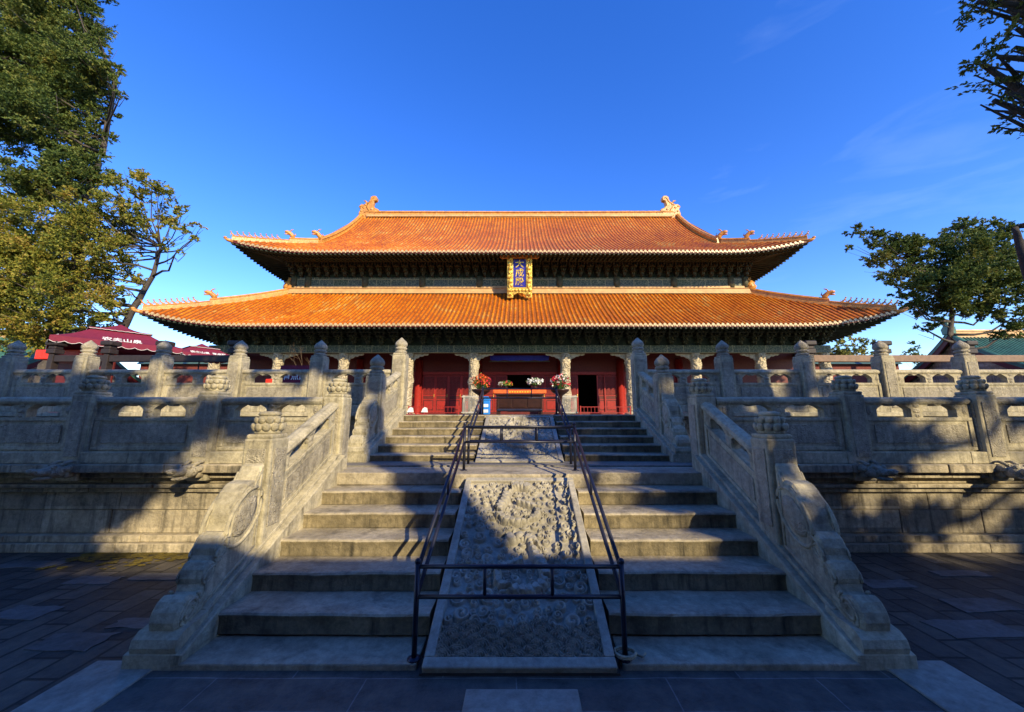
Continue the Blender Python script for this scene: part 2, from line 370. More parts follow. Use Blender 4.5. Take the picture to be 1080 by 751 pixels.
# ------------------------------------------------------------------ steps
def steps(parent, y0, z0, rise, going, n, x_in, x_out, seed, thick=None):
    q = random.Random(seed)
    for i in range(n):
        z = z0+rise*i; y = y0+going*i
        for sx in (-1, 1):
            b = MB(); xa, xb = sorted((x_in*sx, x_out*sx))
            cuts = [xa]
            k = q.choice([1, 1, 2]) if i > 0 else 1
            for c in range(1, k): cuts.append(xa+(xb-xa)*q.uniform(0.35, 0.65))
            cuts.append(xb)
            for c in range(len(cuts)-1):
                dj = q.uniform(-0.008, 0.008)
                bm = bmesh.new(); bmesh.ops.create_grid(bm, x_segments=16, y_segments=3, size=0.5)
                a, e = cuts[c]+0.003, cuts[c+1]-0.003
                ph = q.uniform(0, 6)
                def sag(x): return 0.007*math.sin(x*2.1+ph)+0.004*math.sin(x*7.3+ph*2)
                top = []; W = 17; D = 4
                vs = []; fs = []
                ys = [y+dj, y+dj+0.012, y+dj+0.035, y+going*0.55, y+going+0.06]; zo = [-0.022, -0.006, 0.0, -0.004, 0.0]
                front = [(-0.0, z-rise+0.004), (0.006, z-rise*0.5), (0.0, z-0.045)]
                rows = [(y+dj+0.012+fy, fz) for fy, fz in front]+[(ys[j], z+zo[j]) for j in range(5)]
                nn = 24
                for k2 in range(nn+1):
                    x = a+(e-a)*k2/nn; s = sag(x)
                    chip = 0.010*max(0, math.sin(x*13+ph*3)-0.75)*4
                    for j, (yy, zz) in enumerate(rows):
                        o = chip if j == 3 else 0
                        vs.append((x, yy+(s*0.8 if j < 7 else 0)+o, zz+(s*0.35 if j > 1 else 0)-o*0.7))
                R_ = len(rows)
                tr = []; ri = []
                for k2 in range(nn):
                    for j in range(R_-1):
                        f = (k2*R_+j, (k2+1)*R_+j, (k2+1)*R_+j+1, k2*R_+j+1)
                        (ri if j < 3 else tr).append(f)
                bm.free()
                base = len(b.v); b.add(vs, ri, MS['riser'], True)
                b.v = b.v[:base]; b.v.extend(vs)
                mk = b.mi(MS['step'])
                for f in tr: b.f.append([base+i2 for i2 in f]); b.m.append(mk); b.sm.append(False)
                # stone ends
                for side in (0, nn):
                    xs = vs[side*R_][0]
                    pl = [vs[side*R_+j] for j in range(R_)]+[(xs, y+going+0.06, z-rise+0.004)]
                    b.add(pl, [tuple(range(len(pl)))], MS['riser'])
            b.build('step', parent)
FL = thing('lower_stone_stairs', 'bottom flight of worn stone steps either side of the large carved ramp', 'stairs')
steps(FL, 3.71, 0.25, 0.18, 0.415, 5, 0.80, 2.72, 4)
for sx in (-1, 1):
    b = MB(); xa, xb = sorted((0.82*sx, 2.72*sx)); b.box(xa, xb, 3.36, 3.80, -0.05, 0.052, MS['step'], bev=0.012)
    b.build('foot_slab', FL)
for (xa, xb) in ((-3.16,-1.05),(1.05,3.16)):
    b = MB(); b.box(xa, xb, 5.785, 6.35, 0.975, 1.150, MS['step'], bev=0.014)
    b.box(xa, xb, 6.354, 7.1, 0.975, 1.148, MS['step'], bev=0.01)
    b.build('landing', FL)
b = MB(); b.box(-1.04, 1.04, 5.62, 6.20, 0.96, 1.155, MS['step'], bev=0.02); b.box(-1.04, 1.04, 6.205, 6.84, 0.96, 1.152, MS['step'], bev=0.012); b.build('landing_block', FL)
FU = thing('upper_stone_stairs', 'top flight of stone steps leading up to the red doors', 'stairs')
steps(FU, 6.98, 1.29, 0.14, 0.38, 6, 0.82, 2.72, 9)
b = MB(); b.box(-2.72, 2.72, 8.97, 9.1, 1.6, 1.988, MS['step'], bev=0.01); b.build('top_kerb', FU)

# ------------------------------------------------------------------ carved dragon ramps
def relief_height(W, L, nx, ny, seed):
    q = random.Random(seed); X, Y = np.meshgrid(np.linspace(-W/2, W/2, nx), np.linspace(0, L, ny))
    H = np.zeros_like(X)
    def tube_field(pts, rad, h, scales=True):
        nonlocal H
        pts = np.array(pts); best = np.full(X.shape, 9.0); arc = np.zeros_like(X); rr = np.ones_like(X); s = 0
        for i in range(len(pts)-1):
            a, c = pts[i], pts[i+1]; d = c-a; l = np.hypot(*d)+1e-9
            t = np.clip(((X-a[0])*d[0]+(Y-a[1])*d[1])/l**2, 0, 1)
            dist = np.hypot(X-a[0]-t*d[0], Y-a[1]-t*d[1]); rloc = rad(i/(len(pts)-1)) if callable(rad) else rad
            k = dist/rloc; u = k < best; best = np.where(u, k, best); arc = np.where(u, s+t*l, arc); s += l
        body = np.sqrt(np.clip(1-best**2, 0, 1))
        if scales: body = body*(1+0.16*np.sin(arc*95+best*2.5))
        H = np.where(best < 1.18, np.where(best < 1, body*h+0.004, H*0.15), H)
    def spiral(cx, cy, r, turns=1.6, hand=1, h=0.016, th=0):
        nonlocal H
        dx, dy = X-cx, Y-cy; d = np.hypot(dx, dy); a = np.arctan2(dy*hand, dx)+th
        m = d < r*1.05
        v = 0.5+0.5*np.cos(a*1.0-2*np.pi*turns*d/r)
        e = np.clip((r*1.05-d)/(0.14*r), 0, 1)
        H = np.where(m, np.maximum(H*(1-e), (0.30+0.70*v**0.45)*h*e), H)
    # clouds all over
    cl = []
    for _ in range(2500):
        x, y = q.uniform(-W/2+0.03, W/2-0.03), q.uniform(L*0.10, L-0.03); r = q.uniform(0.034, 0.078)
        if all((x-a)**2+(y-c)**2 > (0.86*(r+d))**2 for a, c, d in cl): cl.append((x, y, r)); 
    for x, y, r in cl: spiral(x, y, r, q.uniform(1.1, 1.9), q.choice((-1, 1)), q.uniform(0.026, 0.044), q.uniform(0, 6))
    # waves and rocks at the foot
    m = Y < L*0.12+0.03*np.sin(X*11)
    wv = np.zeros_like(X); Yw = Y+0.006*np.sin(X*23)+0.004*np.sin(X*51+Y*30)
    for rw in range(9, -1, -1):                       # overlapping rows of curling waves
        y0_ = rw*0.042-0.03; cx_ = (X/0.15+0.5*(rw % 2)+0.13*math.sin(rw*2.3)); fx = (cx_-np.floor(cx_)-0.5)*0.15
        dd = np.hypot(fx*1.0, (Yw-y0_)*1.35); inn = (dd < 0.082) & (Yw > y0_)
        wv = np.where(inn, 0.024+0.022*np.cos(dd*2*np.pi/0.0205)+0.010*(1-dd/0.082), wv)
    H = np.where(m, np.clip(wv, 0, 1), H)
    # two dragons coiling round a pearl
    for cy, hand in ((L*0.76, 1), (L*0.36, -1)):
        pts = []
        for k in range(60):
            t = k/59; a = 1.2+t*6.6
            r = 0.30*(1-t*0.15)+0.04*math.sin(t*19)
            pts.append((hand*(r*math.cos(a)*(0.95-0.25*t)+0.02*math.sin(a*3)), cy+(t-0.5)*0.30*-1+r*0.95*math.sin(a)))
        tube_field(pts, lambda t: 0.066*(1-0.62*t)+0.010, 0.085)
        hx, hy = pts[0]
        for (ox, oy, rr, hh) in ((0,0,0.075,0.055),(0.05*hand,-0.045,0.045,0.05),(-0.05*hand,0.04,0.04,0.045),(0.02*hand,0.02,0.02,0.066)):
            d = np.hypot(X-hx-ox, (Y-hy-oy)); H = np.where(d < rr, np.maximum(H, hh*np.sqrt(np.clip(1-(d/rr)**2, 0, 1))+0.01), H)
        for k in (10, 22, 36, 48):     # legs and claws
            x, y = pts[k]; sgn = 1 if k % 4 else -1
            ang = q.uniform(0, 6.28); ex, ey = x+0.11*math.cos(ang), y+0.11*math.sin(ang)
            tube_field([(x,y),((x+ex)/2+0.02,(y+ey)/2),(ex,ey)], 0.020, 0.034, False)
            for c in (-0.6, 0, 0.6): tube_field([(ex,ey),(ex+0.045*math.cos(ang+c),ey+0.045*math.sin(ang+c))], 0.009, 0.030, False)
        for k in range(3, 55, 4):      # mane flames
            x, y = pts[k]; ang = math.atan2(y-cy, x)+0.5; tube_field([(x+0.05*math.cos(ang),y+0.05*math.sin(ang)),(x+0.09*math.cos(ang+.5),y+0.09*math.sin(ang+.5))], 0.010, 0.022, False)
    d = np.hypot(X, Y-L*0.565); H = np.where(d < 0.085, np.where(d < 0.06, 0.05*np.sqrt(np.clip(1-(d/0.06)**2, 0, 1))+0.008, 0.012), H)
    rs = np.random.RandomState(seed); nse = rs.rand(*H.shape); nse = (nse+np.roll(nse,1,0)+np.roll(nse,1,1)+np.roll(nse,2,0))/4
    K = H.copy()
    K = (K+np.roll(K,1,0)+np.roll(K,-1,0)+np.roll(K,1,1)+np.roll(K,-1,1))/5
    return X, Y, np.clip(K, 0, 0.080)*1.25+0.003*nse
def ramp_slab(name, label, W, p0, p1, nx, ny, seed, border=0.085, thick=0.16):
    (y0, z0), (y1, z1) = p0, p1; L = math.hypot(y1-y0, z1-z0); sl = math.atan2(z1-z0, y1-y0)
    root = thing(name, label, 'stone ramp', (0, y0, z0)); root.rotation_euler.x = sl
    iw, il = W-2*border, L-2*border
    X, Y, H = relief_height(iw, il, nx, ny, seed)
    vs = np.stack([X.ravel(), (Y+border).ravel(), (H-0.052).ravel()], 1)
    idx = np.arange(nx*ny).reshape(ny, nx); fs = np.stack([idx[:-1,:-1].ravel(), idx[:-1,1:].ravel(), idx[1:,1:].ravel(), idx[1:,:-1].ravel()], 1)
    me = bpy.data.meshes.new('carved_relief'); me.from_pydata(vs.tolist(), [], fs.tolist()); me.materials.append(MS['relief'])
    me.polygons.foreach_set('use_smooth', [True]*len(me.polygons)); me.update()
    link(me, 'carved_relief', root)
    b = MB(); w = W/2; e = border
    b.box(-w, w, 0, e, -thick, 0, MS['relief'], bev=0.012); b.box(-w, w, L-e, L, -thick, 0, MS['relief'], bev=0.012)
    b.box(-w, -w+e, e+0.001, L-e-0.001, -thick, -0.001, MS['relief'], bev=0.012); b.box(w-e, w, e+0.001, L-e-0.001, -thick, -0.001, MS['relief'], bev=0.012)
    b.box(-w+e, w-e, e, L-e, -thick, -0.10, MS['joint'])
    b.build('border', root); return root
ramp_slab('carved_stone_ramp', 'large carved ramp of coiling dragons and clouds at the foot of the stairs', 1.52, (3.28, 0.072), (5.57, 1.12), 380, 720, 5)
ramp_slab('carved_stone_ramp', 'smaller carved ramp in the top flight, beyond the landing rails', 1.56, (6.80, 1.19), (8.90, 1.972), 170, 260, 21)
b = MB(); b.prism([(3.3,0.0),(5.8,0.0),(5.8,0.95),(5.5,0.93),(3.3,0.02)], 'x', -0.78, 0.78, MS['joint']); b.build('ramp_bed', FL)
b = MB(); b.prism([(6.85,1.0),(8.96,1.0),(8.96,1.80),(8.8,1.78),(6.85,1.1)], 'x', -0.80, 0.80, MS['joint']); b.build('ramp_bed', FU)

for sx, lab in ((-1, 'plain court wall with a tiled coping beyond the maroon umbrellas, left of the hall'), (1, 'plain court wall with a tiled coping between the hall and the green-tiled side hall')):
    W = thing('court_wall', lab, 'wall', (37.5*sx, 46.8, 0)); b = MB(); b.box(-10.2, 10.2, 0, 0.7, 0, 8.2, plain('court_wall_plaster', (0.16,0.035,0.025), 0.8, 0.3)); b.build('wall', W)
    b = MB(); b.prism([(-0.5,8.2),(0.35,8.85),(1.2,8.2)], 'x', -10.3, 10.3, plain('court_coping_tile', (0.06,0.11,0.08), 0.5, 0.4)); b.build('coping', W)

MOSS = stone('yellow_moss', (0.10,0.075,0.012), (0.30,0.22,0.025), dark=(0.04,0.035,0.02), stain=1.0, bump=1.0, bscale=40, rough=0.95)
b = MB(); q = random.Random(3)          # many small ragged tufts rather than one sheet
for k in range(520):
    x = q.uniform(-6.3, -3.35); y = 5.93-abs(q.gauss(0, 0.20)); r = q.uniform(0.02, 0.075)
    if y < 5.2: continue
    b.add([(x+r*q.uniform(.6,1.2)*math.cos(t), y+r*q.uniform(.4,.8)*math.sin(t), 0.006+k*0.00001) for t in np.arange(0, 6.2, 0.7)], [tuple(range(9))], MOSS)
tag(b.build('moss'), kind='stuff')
# ------------------------------------------------------------------ balustrade pieces
def post_mesh(kind, h, w=0.32):
    """square carved shaft; 'bud' = pointed bud finial, 'lotus' = low tiered petal capital. h = full height"""
    b = MB(); ch = 0.40 if kind == 'bud' else 0.27; sh = h-ch; a = w/2
    b.box(-a, a, -a, a, -0.25, sh-0.05, MS['rail'], bev=0.022)
    for sx, sy in ((0,-1),(0,1),(1,0),(-1,0)):      # raised panel on each face of the shaft
        e = 0.055; t = 0.012
        if sx == 0: b.box(-a+e, a-e, sy*a-(t if sy < 0 else -0.0)+(-0.0), sy*a+(t if sy > 0 else 0), 0.10, sh-0.16, MS['carved'], bev=0.006)
        else: b.box(sx*a-(t if sx < 0 else 0), sx*a+(t if sx > 0 else 0), -a+e, a-e, 0.10, sh-0.16, MS['carved'], bev=0.006)
    k = a*0.93
    b.box(-k, k, -k, k, sh-0.055, sh, MS['rail'], bev=0.02)
    if kind == 'bud':
        prof = [(0.10,0),(0.125,0.0),(0.142,0.015),(0.145,0.045),(0.118,0.062),(0.100,0.075),(0.132,0.092),(0.145,0.115),(0.136,0.140),(0.112,0.150),(0.108,0.158),(0.140,0.180),(0.150,0.215),(0.143,0.258),(0.112,0.305),(0.066,0.345),(0.040,0.372),(0.010,0.40)]
        b.lathe(prof, MS['carved'], (0,0,sh), 20, mod=lambda t, z: 1+0.03*math.cos(8*t) if z > 0.09 else 1)
    else:
        b.lathe([(0.125,0),(0.14,0.01),(0.135,0.05)], MS['rail'], (0,0,sh), 24)
        for (z, r, n, ph, hh) in ((sh+0.075, 0.150, 11, 0.0, 0.062), (sh+0.150, 0.128, 10, 0.3, 0.055)):     # two tiers of hanging petals
            b.lathe([(r*0.80,-hh*0.7),(r*0.92,hh*0.3),(r*0.80,hh*0.9),(r*0.6,hh*1.1)], MS['rail'], (0,0,z), 22)
            for k in range(n):
                t = 2*math.pi*k/n+ph; T = Matrix.Translation((r*math.cos(t), r*math.sin(t), z)) @ Matrix.Rotation(t, 4, 'Z') @ Matrix.Rotation(0.30, 4, 'Y')
                b.blob((0,0,0), (0.026, math.pi*r/n*0.98, hh*0.80), MS['rail'], 2, T=T)
        b.lathe([(0.10,0),(0.115,0.02),(0.10,0.045),(0.06,0.055)], MS['rail'], (0,0,sh+0.20), 20, mod=lambda t, zz: 1+0.05*math.cos(9*t))
    return b.mesh('post')

def panel_mesh(L, H, slope=0.0, th=0.13, nopen=2, seed=0):
    """stone panel along +x from 0 to L; z0 = top of plinth line. Pierced by cloud-headed openings under the hand rail."""
    b = MB(); ru = H*0.62; oh = H*0.26      # opening band bottom and height
    lo = lambda u: ru
    cells = 60
    def opening(u):
        m = 0.10*L/1.6+0.04; uu = (u-m)/(L-2*m)
        if uu <= 0 or uu >= 1: return 0
        c = uu*nopen; f = c-math.floor(c)
        g = min(f, 1-f)
        ends = 0.10 if nopen > 1 else 0.04
        if g < ends*1.0: return 0
        k = (g-ends)/(0.5-ends)
        v = 0.40+0.60*min(1, math.sqrt(max(0, k))*1.25)
        v -= 0.20*math.exp(-((f-0.5)/0.10)**2)
        return min(1, v)
    zt = H-0.10
    us = [L*i/cells for i in range(cells+1)]
    op = [opening(u) for u in us]
    def col(i): return us[i], ru, ru+oh*op[i]
    vs = []; fs = []
    def quad(u0, z00, z01, u1, z10, z11):
        for y in (-th/2, th/2):
            k = len(vs); vs.extend([(u0, y, z00+slope*u0), (u1, y, z10+slope*u1), (u1, y, z11+slope*u1), (u0, y, z01+slope*u0)]); fs.append((k, k+1, k+2, k+3))
    def lid(u0, z0, u1, z1):
        k = len(vs); vs.extend([(u0,-th/2,z0+slope*u0),(u1,-th/2,z1+slope*u1),(u1,th/2,z1+slope*u1),(u0,th/2,z0+slope*u0)]); fs.append((k,k+1,k+2,k+3))
    for i in range(cells):
        u0, l0, h0 = col(i); u1, l1, h1 = col(i+1)
        a, c = op[i] > 0, op[i+1] > 0
        quad(u0, 0, ru, u1, 0, ru)
        if a and c: quad(u0, h0, zt, u1, h1, zt); lid(u0, ru, u1, ru); lid(u0, h0, u1, h1)
        elif a or c:
            quad(u0, ru, zt, u1, ru, zt)
            uu, hh = (u0, h0) if a else (u1, h1)
            k = len(vs); vs.extend([(uu,-th/2,ru+slope*uu),(uu,th/2,ru+slope*uu),(uu,th/2,hh+slope*uu),(uu,-th/2,hh+slope*uu)]); fs.append((k,k+1,k+2,k+3))
        else: quad(u0, ru, zt, u1, ru, zt)
    b.add(vs, fs, MS['rail'])
    SH = Matrix(((1,0,0,0),(0,1,0,0),(slope,0,1,0),(0,0,0,1)))
    # hand rail: rounded top bar with a bead beneath
    prof = [(-th/2-0.02, zt-0.005), (-th/2-0.035, zt+0.03), (-th/2-0.02, zt+0.075), (-0.035, H), (0.035, H), (th/2+0.02, zt+0.075), (th/2+0.035, zt+0.03), (th/2+0.02, zt-0.005)]
    b.prism(prof, 'x', 0, L, MS['rail'], T=SH)
    e = 0.075                                            # frame of the lower solid panel
    for sy in (-1, 1):
        y0, y1 = sorted((sy*th/2, sy*(th/2+0.018)))
        b.box(0.02, L-0.02, y0, y1, ru-0.055, ru-0.005, MS['rail'], bev=0.006, T=SH); b.box(0.02, L-0.02, y0, y1, 0.02, 0.07, MS['rail'], bev=0.006, T=SH)
        b.box(0.02, 0.02+e, y0, y1, 0.075, ru-0.06, MS['rail'], bev=0.006, T=SH); b.box(L-0.02-e, L-0.02, y0, y1, 0.075, ru-0.06, MS['rail'], bev=0.006, T=SH)
        y2, y3 = sorted((sy*th/2, sy*(th/2+0.012)))
        b.box(0.15, L-0.15, y2, y3, 0.125, ru-0.11, MS['carved'], bev=0.01, T=SH)
        for f in ([0.5] if nopen > 1 else []):           # bulging vase support between the openings
            for (cz, rr) in ((ru+0.03, 0.055), (ru+oh*0.45, 0.085), (ru+oh*0.85, 0.07)):
                b.blob((L*f, sy*th*0.30, cz), (rr, th*0.34, 0.05), MS['carved'], 2, T=SH)
            for g in (0.06, 0.94):
                b.blob((L*g, sy*th*0.30, ru+oh*0.5), (0.06, th*0.33, 0.09), MS['carved'], 2, T=SH)
    return b.mesh('panel')

POST_BUD = post_mesh('bud', 1.60); POST_BUD_TALL = post_mesh('bud', 1.76)
POST_LOTUS = post_mesh('lotus', 1.36)
POST_LOTUS_STAIR = post_mesh('lotus', 1.36)

def spout(parent, x, y, z):
    """stone beast head water spout looking towards -y"""
    b = MB(); m = MS['carved']
    b.box(-0.13, 0.13, -0.10, 0.30, -0.10, 0.10, MS['wall'], bev=0.03)
    b.blob((0,-0.16,0.02), (0.15,0.16,0.12), m, 2, noise=0.06, seed=1); b.blob((0,-0.34,0.03), (0.10,0.15,0.065), m, 2, noise=0.06, seed=2)
    b.blob((0,-0.30,-0.07), (0.085,0.14,0.035), m, 2); b.blob((0,-0.47,0.06), (0.075,0.05,0.05), m, 2)
    for s in (-1, 1):
        b.blob((0.075*s,-0.24,0.10), (0.035,0.04,0.04), m, 2); b.blob((0.13*s,-0.08,0.06), (0.05,0.10,0.06), m, 2, noise=0.1, seed=3)
        b.tube([(0.08*s,-0.16,0.12),(0.10*s,-0.04,0.17),(0.11*s,0.10,0.15)], [0.03,0.025,0.012], m, 6)
        b.blob((0.05*s,-0.50,0.07), (0.02,0.02,0.02), m, 1)
    o = b.build('spout', parent, (x, y, z)); o.scale = (0.9, 0.85, 0.85); return o

def terrace_rail(name, label, xs, y, zbase, ptop, H, post, plinth, stop=None, group=None):
    """xs: post positions in order; plinth (z0,z1); panels between posts"""
    root = thing(name, label, 'balustrade', (0, 0, 0), 0, group)
    x0, x1 = min(xs), max(xs)
    if stop is not None: x0, x1 = min(x0, stop), max(x1, stop)
    b = MB(); q = random.Random(int(abs(x0*10)))
    x = x0
    while x < x1-0.01:
        e = min(x1, x+q.uniform(1.6, 2.4)); b.box(x+0.003, e-0.003, y-0.15, y+0.15, plinth[0], plinth[1], MS['rail'], bev=0.012); x = e
    b.build('plinth', root)
    meshes = {}
    for x in xs: link(post, 'post', root, (x, y, plinth[0]))
    sx = sorted(list(xs)+([stop] if stop is not None else []))
    for a, c in zip(sx, sx[1:]):
        L = round(c-a-0.34, 2)
        if L not in meshes: meshes[L] = panel_mesh(L, H)
        link(meshes[L], 'panel', root, (a+0.17, y, plinth[1]))
    return root
# lower terrace (low lotus posts), front plane y = 6.02
def ext(xs, step, lim):
    s = 1 if xs[-1] > 0 else -1
    while abs(xs[-1])+step < lim: xs.append(xs[-1]+s*step)
    return xs
yl = 6.02
LL = ext([-4.85, -6.80], 2.02, 23.9); LR = ext([5.20, 7.25], 2.05, 23.9)
terrace_rail('stone_balustrade', 'low stone balustrade on the lower terrace left of the stairs, posts with flat petal caps', LL, yl, 0, 0, 0.83, POST_LOTUS, (1.267, 1.44), stop=-2.93, group='stone balustrades')
terrace_rail('stone_balustrade', 'low stone balustrade on the lower terrace right of the stairs, posts with flat petal caps', LR, yl, 0, 0, 0.83, POST_LOTUS, (1.267, 1.44), stop=2.93, group='stone balustrades')
for x in LL+LR: spout(LT, x, 5.84, 1.16)
# upper terrace (pointed bud posts), front plane y = 9.16
yu = 9.14
UL = ext([-4.92, -6.90, -8.80, -10.65, -12.45], 1.85, 21.9); UR = ext([5.02, 6.98, 8.93, 10.93], 1.95, 21.9)
terrace_rail('stone_balustrade', 'stone balustrade with pointed bud posts on the upper terrace left of the stairs', UL, yu, 0, 0, 0.86, POST_BUD_TALL, (2.053, 2.22), stop=-2.93, group='stone balustrades')
terrace_rail('stone_balustrade', 'stone balustrade with pointed bud posts on the upper terrace right of the stairs', UR, yu, 0, 0, 0.86, POST_BUD_TALL, (2.053, 2.22), stop=2.93, group='stone balustrades')

# ------------------------------------------------------------------ sloping balustrades beside the flights
def drum_mesh(L, h0, slope, th=0.24):
    """scrolled drum stone: x runs from post (0) down to the foot (L); z measured above the sloping kerb"""
    P = [(0,1.0),(.05,1.0),(.10,.93),(.13,.88),(.18,.91),(.26,.93),(.34,.89),(.40,.81),(.435,.71),(.44,.62),(.46,.56),(.51,.59),(.565,.57),(.60,.50),(.60,.43),(.62,.40),(.665,.42),(.705,.38),(.72,.31),(.71,.25),(.73,.20),(.77,.20),(.81,.25),(.86,.29),(.91,.28),(.955,.23),(.975,.16),(.96,.08),(.93,.03),(.96,.0)]
    pts = [(u*L, v*h0) for u, v in P]
    poly = pts+[(0, 0)]
    SH = Matrix(((1,0,0,0),(0,1,0,0),(-slope,0,1,0),(0,0,0,1)))
    b = MB(); b.prism(poly[::-1], 'y', -th/2, th/2, MS['rail'], T=SH, bev=0.022)
    for sy in (-1, 1):                                  # ring, inner disc, small scrolls, border fillet
        y = sy*th/2
        def ring(cx, cz, r, w, turns=1.0, h=0.018):
            n = int(26*turns); p = []
            for k in range(n+1):
                a = 2*math.pi*turns*k/n+2.2; rr = r*(1-0.72*(k/n)*(turns > 1.05)); p.append(tuple(SH @ Vector((cx+rr*math.cos(a), y, cz+rr*math.sin(a)))))
            b.tube(p, w, MS['rail'], 6)
        ring(L*.25, h0*.56, h0*.27, 0.020); b.blob((L*.25, y, h0*.56), (h0*.2, 0.022, h0*.2), MS['carved'], 2, T=SH)
        ring(L*.84, h0*.14, h0*.12, 0.014, 2.2); ring(L*.54, h0*.42, h0*.10, 0.012, 1.8); ring(L*.66, h0*.30, h0*.08, 0.010, 1.8)
        pl = [tuple(SH @ Vector((u*L*0.93+0.02, y, v*h0-0.055))) for u, v in P[1:22]]
        b.tube(pl, 0.014, MS['rail'], 6)
        b.tube([tuple(SH @ Vector((0.04, y, 0.05))), tuple(SH @ Vector((L*0.88, y, 0.05)))], 0.013, MS['rail'], 6)
        b.tube([tuple(SH @ Vector((0.05, y, 0.06))), tuple(SH @ Vector((0.05, y, h0*.9)))], 0.013, MS['rail'], 6)
    return b.mesh('drum_stone')

def stair_rail(name, label, sx, kerb, p_low, p_top, post_low, post_top, zl, zt, H, drumL, drumH, group='sloping stair balustrades'):
    """kerb: (y0, z0, y1, z1) top line of the sloping kerb stone"""
    X = 2.93*sx; root = thing(name, label, 'balustrade', (X, 0, 0), 0, group)
    y0, z0, y1, z1 = kerb; sl = (z1-z0)/(y1-y0); base = zl[1]
    b = MB(); w = 0.235
    b.prism([(y0, base), (y0, z0-0.02), (y0+0.05, z0), (y1, z1), (y1, base)], 'x', -w, w, MS['rail'], bev=0.012)
    # rolled nose and moulding on top of kerb
    b.prism([(y0+0.01, z0-0.02),(y0-0.005, z0+0.03),(y0+0.01, z0+0.085),(y0+0.06, z0+0.125),(y0+0.14, z0+0.14),(y0+0.22, z0+0.145),(y0+0.36, z0+sl*0.36+0.02),(y0+0.36, z0-0.02)], 'x', -w+0.05, w-0.05, MS['rail'], bev=0.0)
    b.prism([(y0+0.3, z0+sl*0.3-0.01),(y0+0.3, z0+sl*0.3+0.035),(y1-0.02, z1+0.035),(y1-0.02, z1-0.02)], 'x', -0.165, 0.165, MS['rail'], bev=0.008)
    b.build('sloping_kerb', root)
    k = lambda y: z0+sl*(y-y0)+0.03
    link(post_low, 'post', root, (0, p_low, zl[0]+0.09 if post_low is POST_LOTUS_STAIR else zl[0])); link(post_top, 'post', root, (0, p_top, zt))
    L = p_top-p_low-0.34
    o = link(panel_mesh(L, H, slope=sl, nopen=2), 'panel', root, (0, p_low+0.17, k(p_low+0.17)), R(90))
    d = link(drum_mesh(drumL, drumH, sl), 'drum_stone', root, (0, p_low-0.17, k(p_low-0.17)-0.0), R(-90))
    return root
for sx, side in ((-1, 'left'), (1, 'right')):
    look = 'sunlit' if sx < 0 else 'shaded'
    stair_rail('stair_balustrade', f'carved stone balustrade with scrolled drum stone at the {side} of the bottom flight', sx, (3.36, 0.13, 5.98, 1.38), 4.47, 6.10,
               POST_LOTUS_STAIR, POST_LOTUS_STAIR, (0.60, -0.02), 1.23, 0.80, 0.92, 0.86)
    stair_rail('stair_balustrade', f'carved stone balustrade with pointed posts at the {side} of the top flight', sx, (6.82, 1.33, 8.96, 2.12), 7.66, 9.14,
               POST_BUD, POST_BUD_TALL, (1.62, 1.16), 2.12, 0.86, 0.66, 0.80)

# ------------------------------------------------------------------ steel rails round the carved ramps
MS['steel'] = plain('dark_painted_steel', (0.020,0.022,0.040), 0.38, 0.3, 0.35, spec=0.5)
def rail_frame(label, x, ya, za, yb, zb, h, zfa, zfb):
    """posts at the four corners, two cross bars at each end, two pipes up each side"""
    root = thing('metal_handrail', label, 'handrail', (0, 0, 0), 0, 'dark steel handrails round the ramps')
    for (y, z, tg) in ((ya, za, zfa), (yb, zb, zfb)):
        for sx in (-1, 1):
            b = MB(); b.tube([(sx*x, y, tg), (sx*x, y, z+h+0.03)], 0.022, MS['steel'], 10); b.blob((sx*x, y, z+h+0.04), (0.028,0.028,0.028), MS['steel'], 2)
            b.lathe([(0.055,0),(0.055,0.01),(0.03,0.02)], MS['steel'], (sx*x, y, tg), 12); b.build('post', root)
        b = MB()
        for dz in (h, h*0.64): b.tube([(-x, y, z+dz), (x, y, z+dz)], 0.018, MS['steel'], 8)
        for fx in (-0.34, 0.32): b.tube([(fx*x, y, z+h*0.64), (fx*x, y, z+h)], 0.015, MS['steel'], 8)
        b.build('cross_bars', root)
    for sx in (-1, 1):
        b = MB()
        for dz in (h-0.02, h*0.64): b.tube([(sx*x, ya, za+dz), (sx*x, yb, zb+dz)], 0.020, MS['steel'], 8)
        m = 0.5; ym = ya+(yb-ya)*m; zm = za+(zb-za)*m
        b.tube([(sx*x, ym, zm+h*0.64), (sx*x, ym, zm+h)], 0.014, MS['steel'], 8)
        b.build('side_rails', root)
    return root
rail_frame('dark steel handrail frame round the large ramp in the foreground', 0.855, 3.42, 0.10, 5.98, 1.17, 0.64, 0.05, 1.15)
rail_frame('dark steel handrail frame round the smaller ramp up to the deck', 0.875, 6.62, 1.17, 8.99, 2.0, 0.60, 1.15, 1.985)

ROPE = plain('pale_rope', (0.42,0.36,0.24), 0.9, 0.3, bump=0.5, bscale=60)
b = MB(); b.tube([(0.085*math.cos(a)*(1+0.06*math.sin(3*a)), 0.075*math.sin(a), 0.012+0.012*(a/6.28)) for a in np.arange(0, 12.4, 0.35)], 0.011, ROPE, 6)
b.tube([(0.08,0.0,0.02),(0.13,-0.03,0.012),(0.17,0.02,0.012)], 0.010, ROPE, 6)
tag(b.build('rope_coil', None, (0.86, 3.43, 0.066)), 'short loop of pale rope lying round the foot of the near right rail post', 'rope')
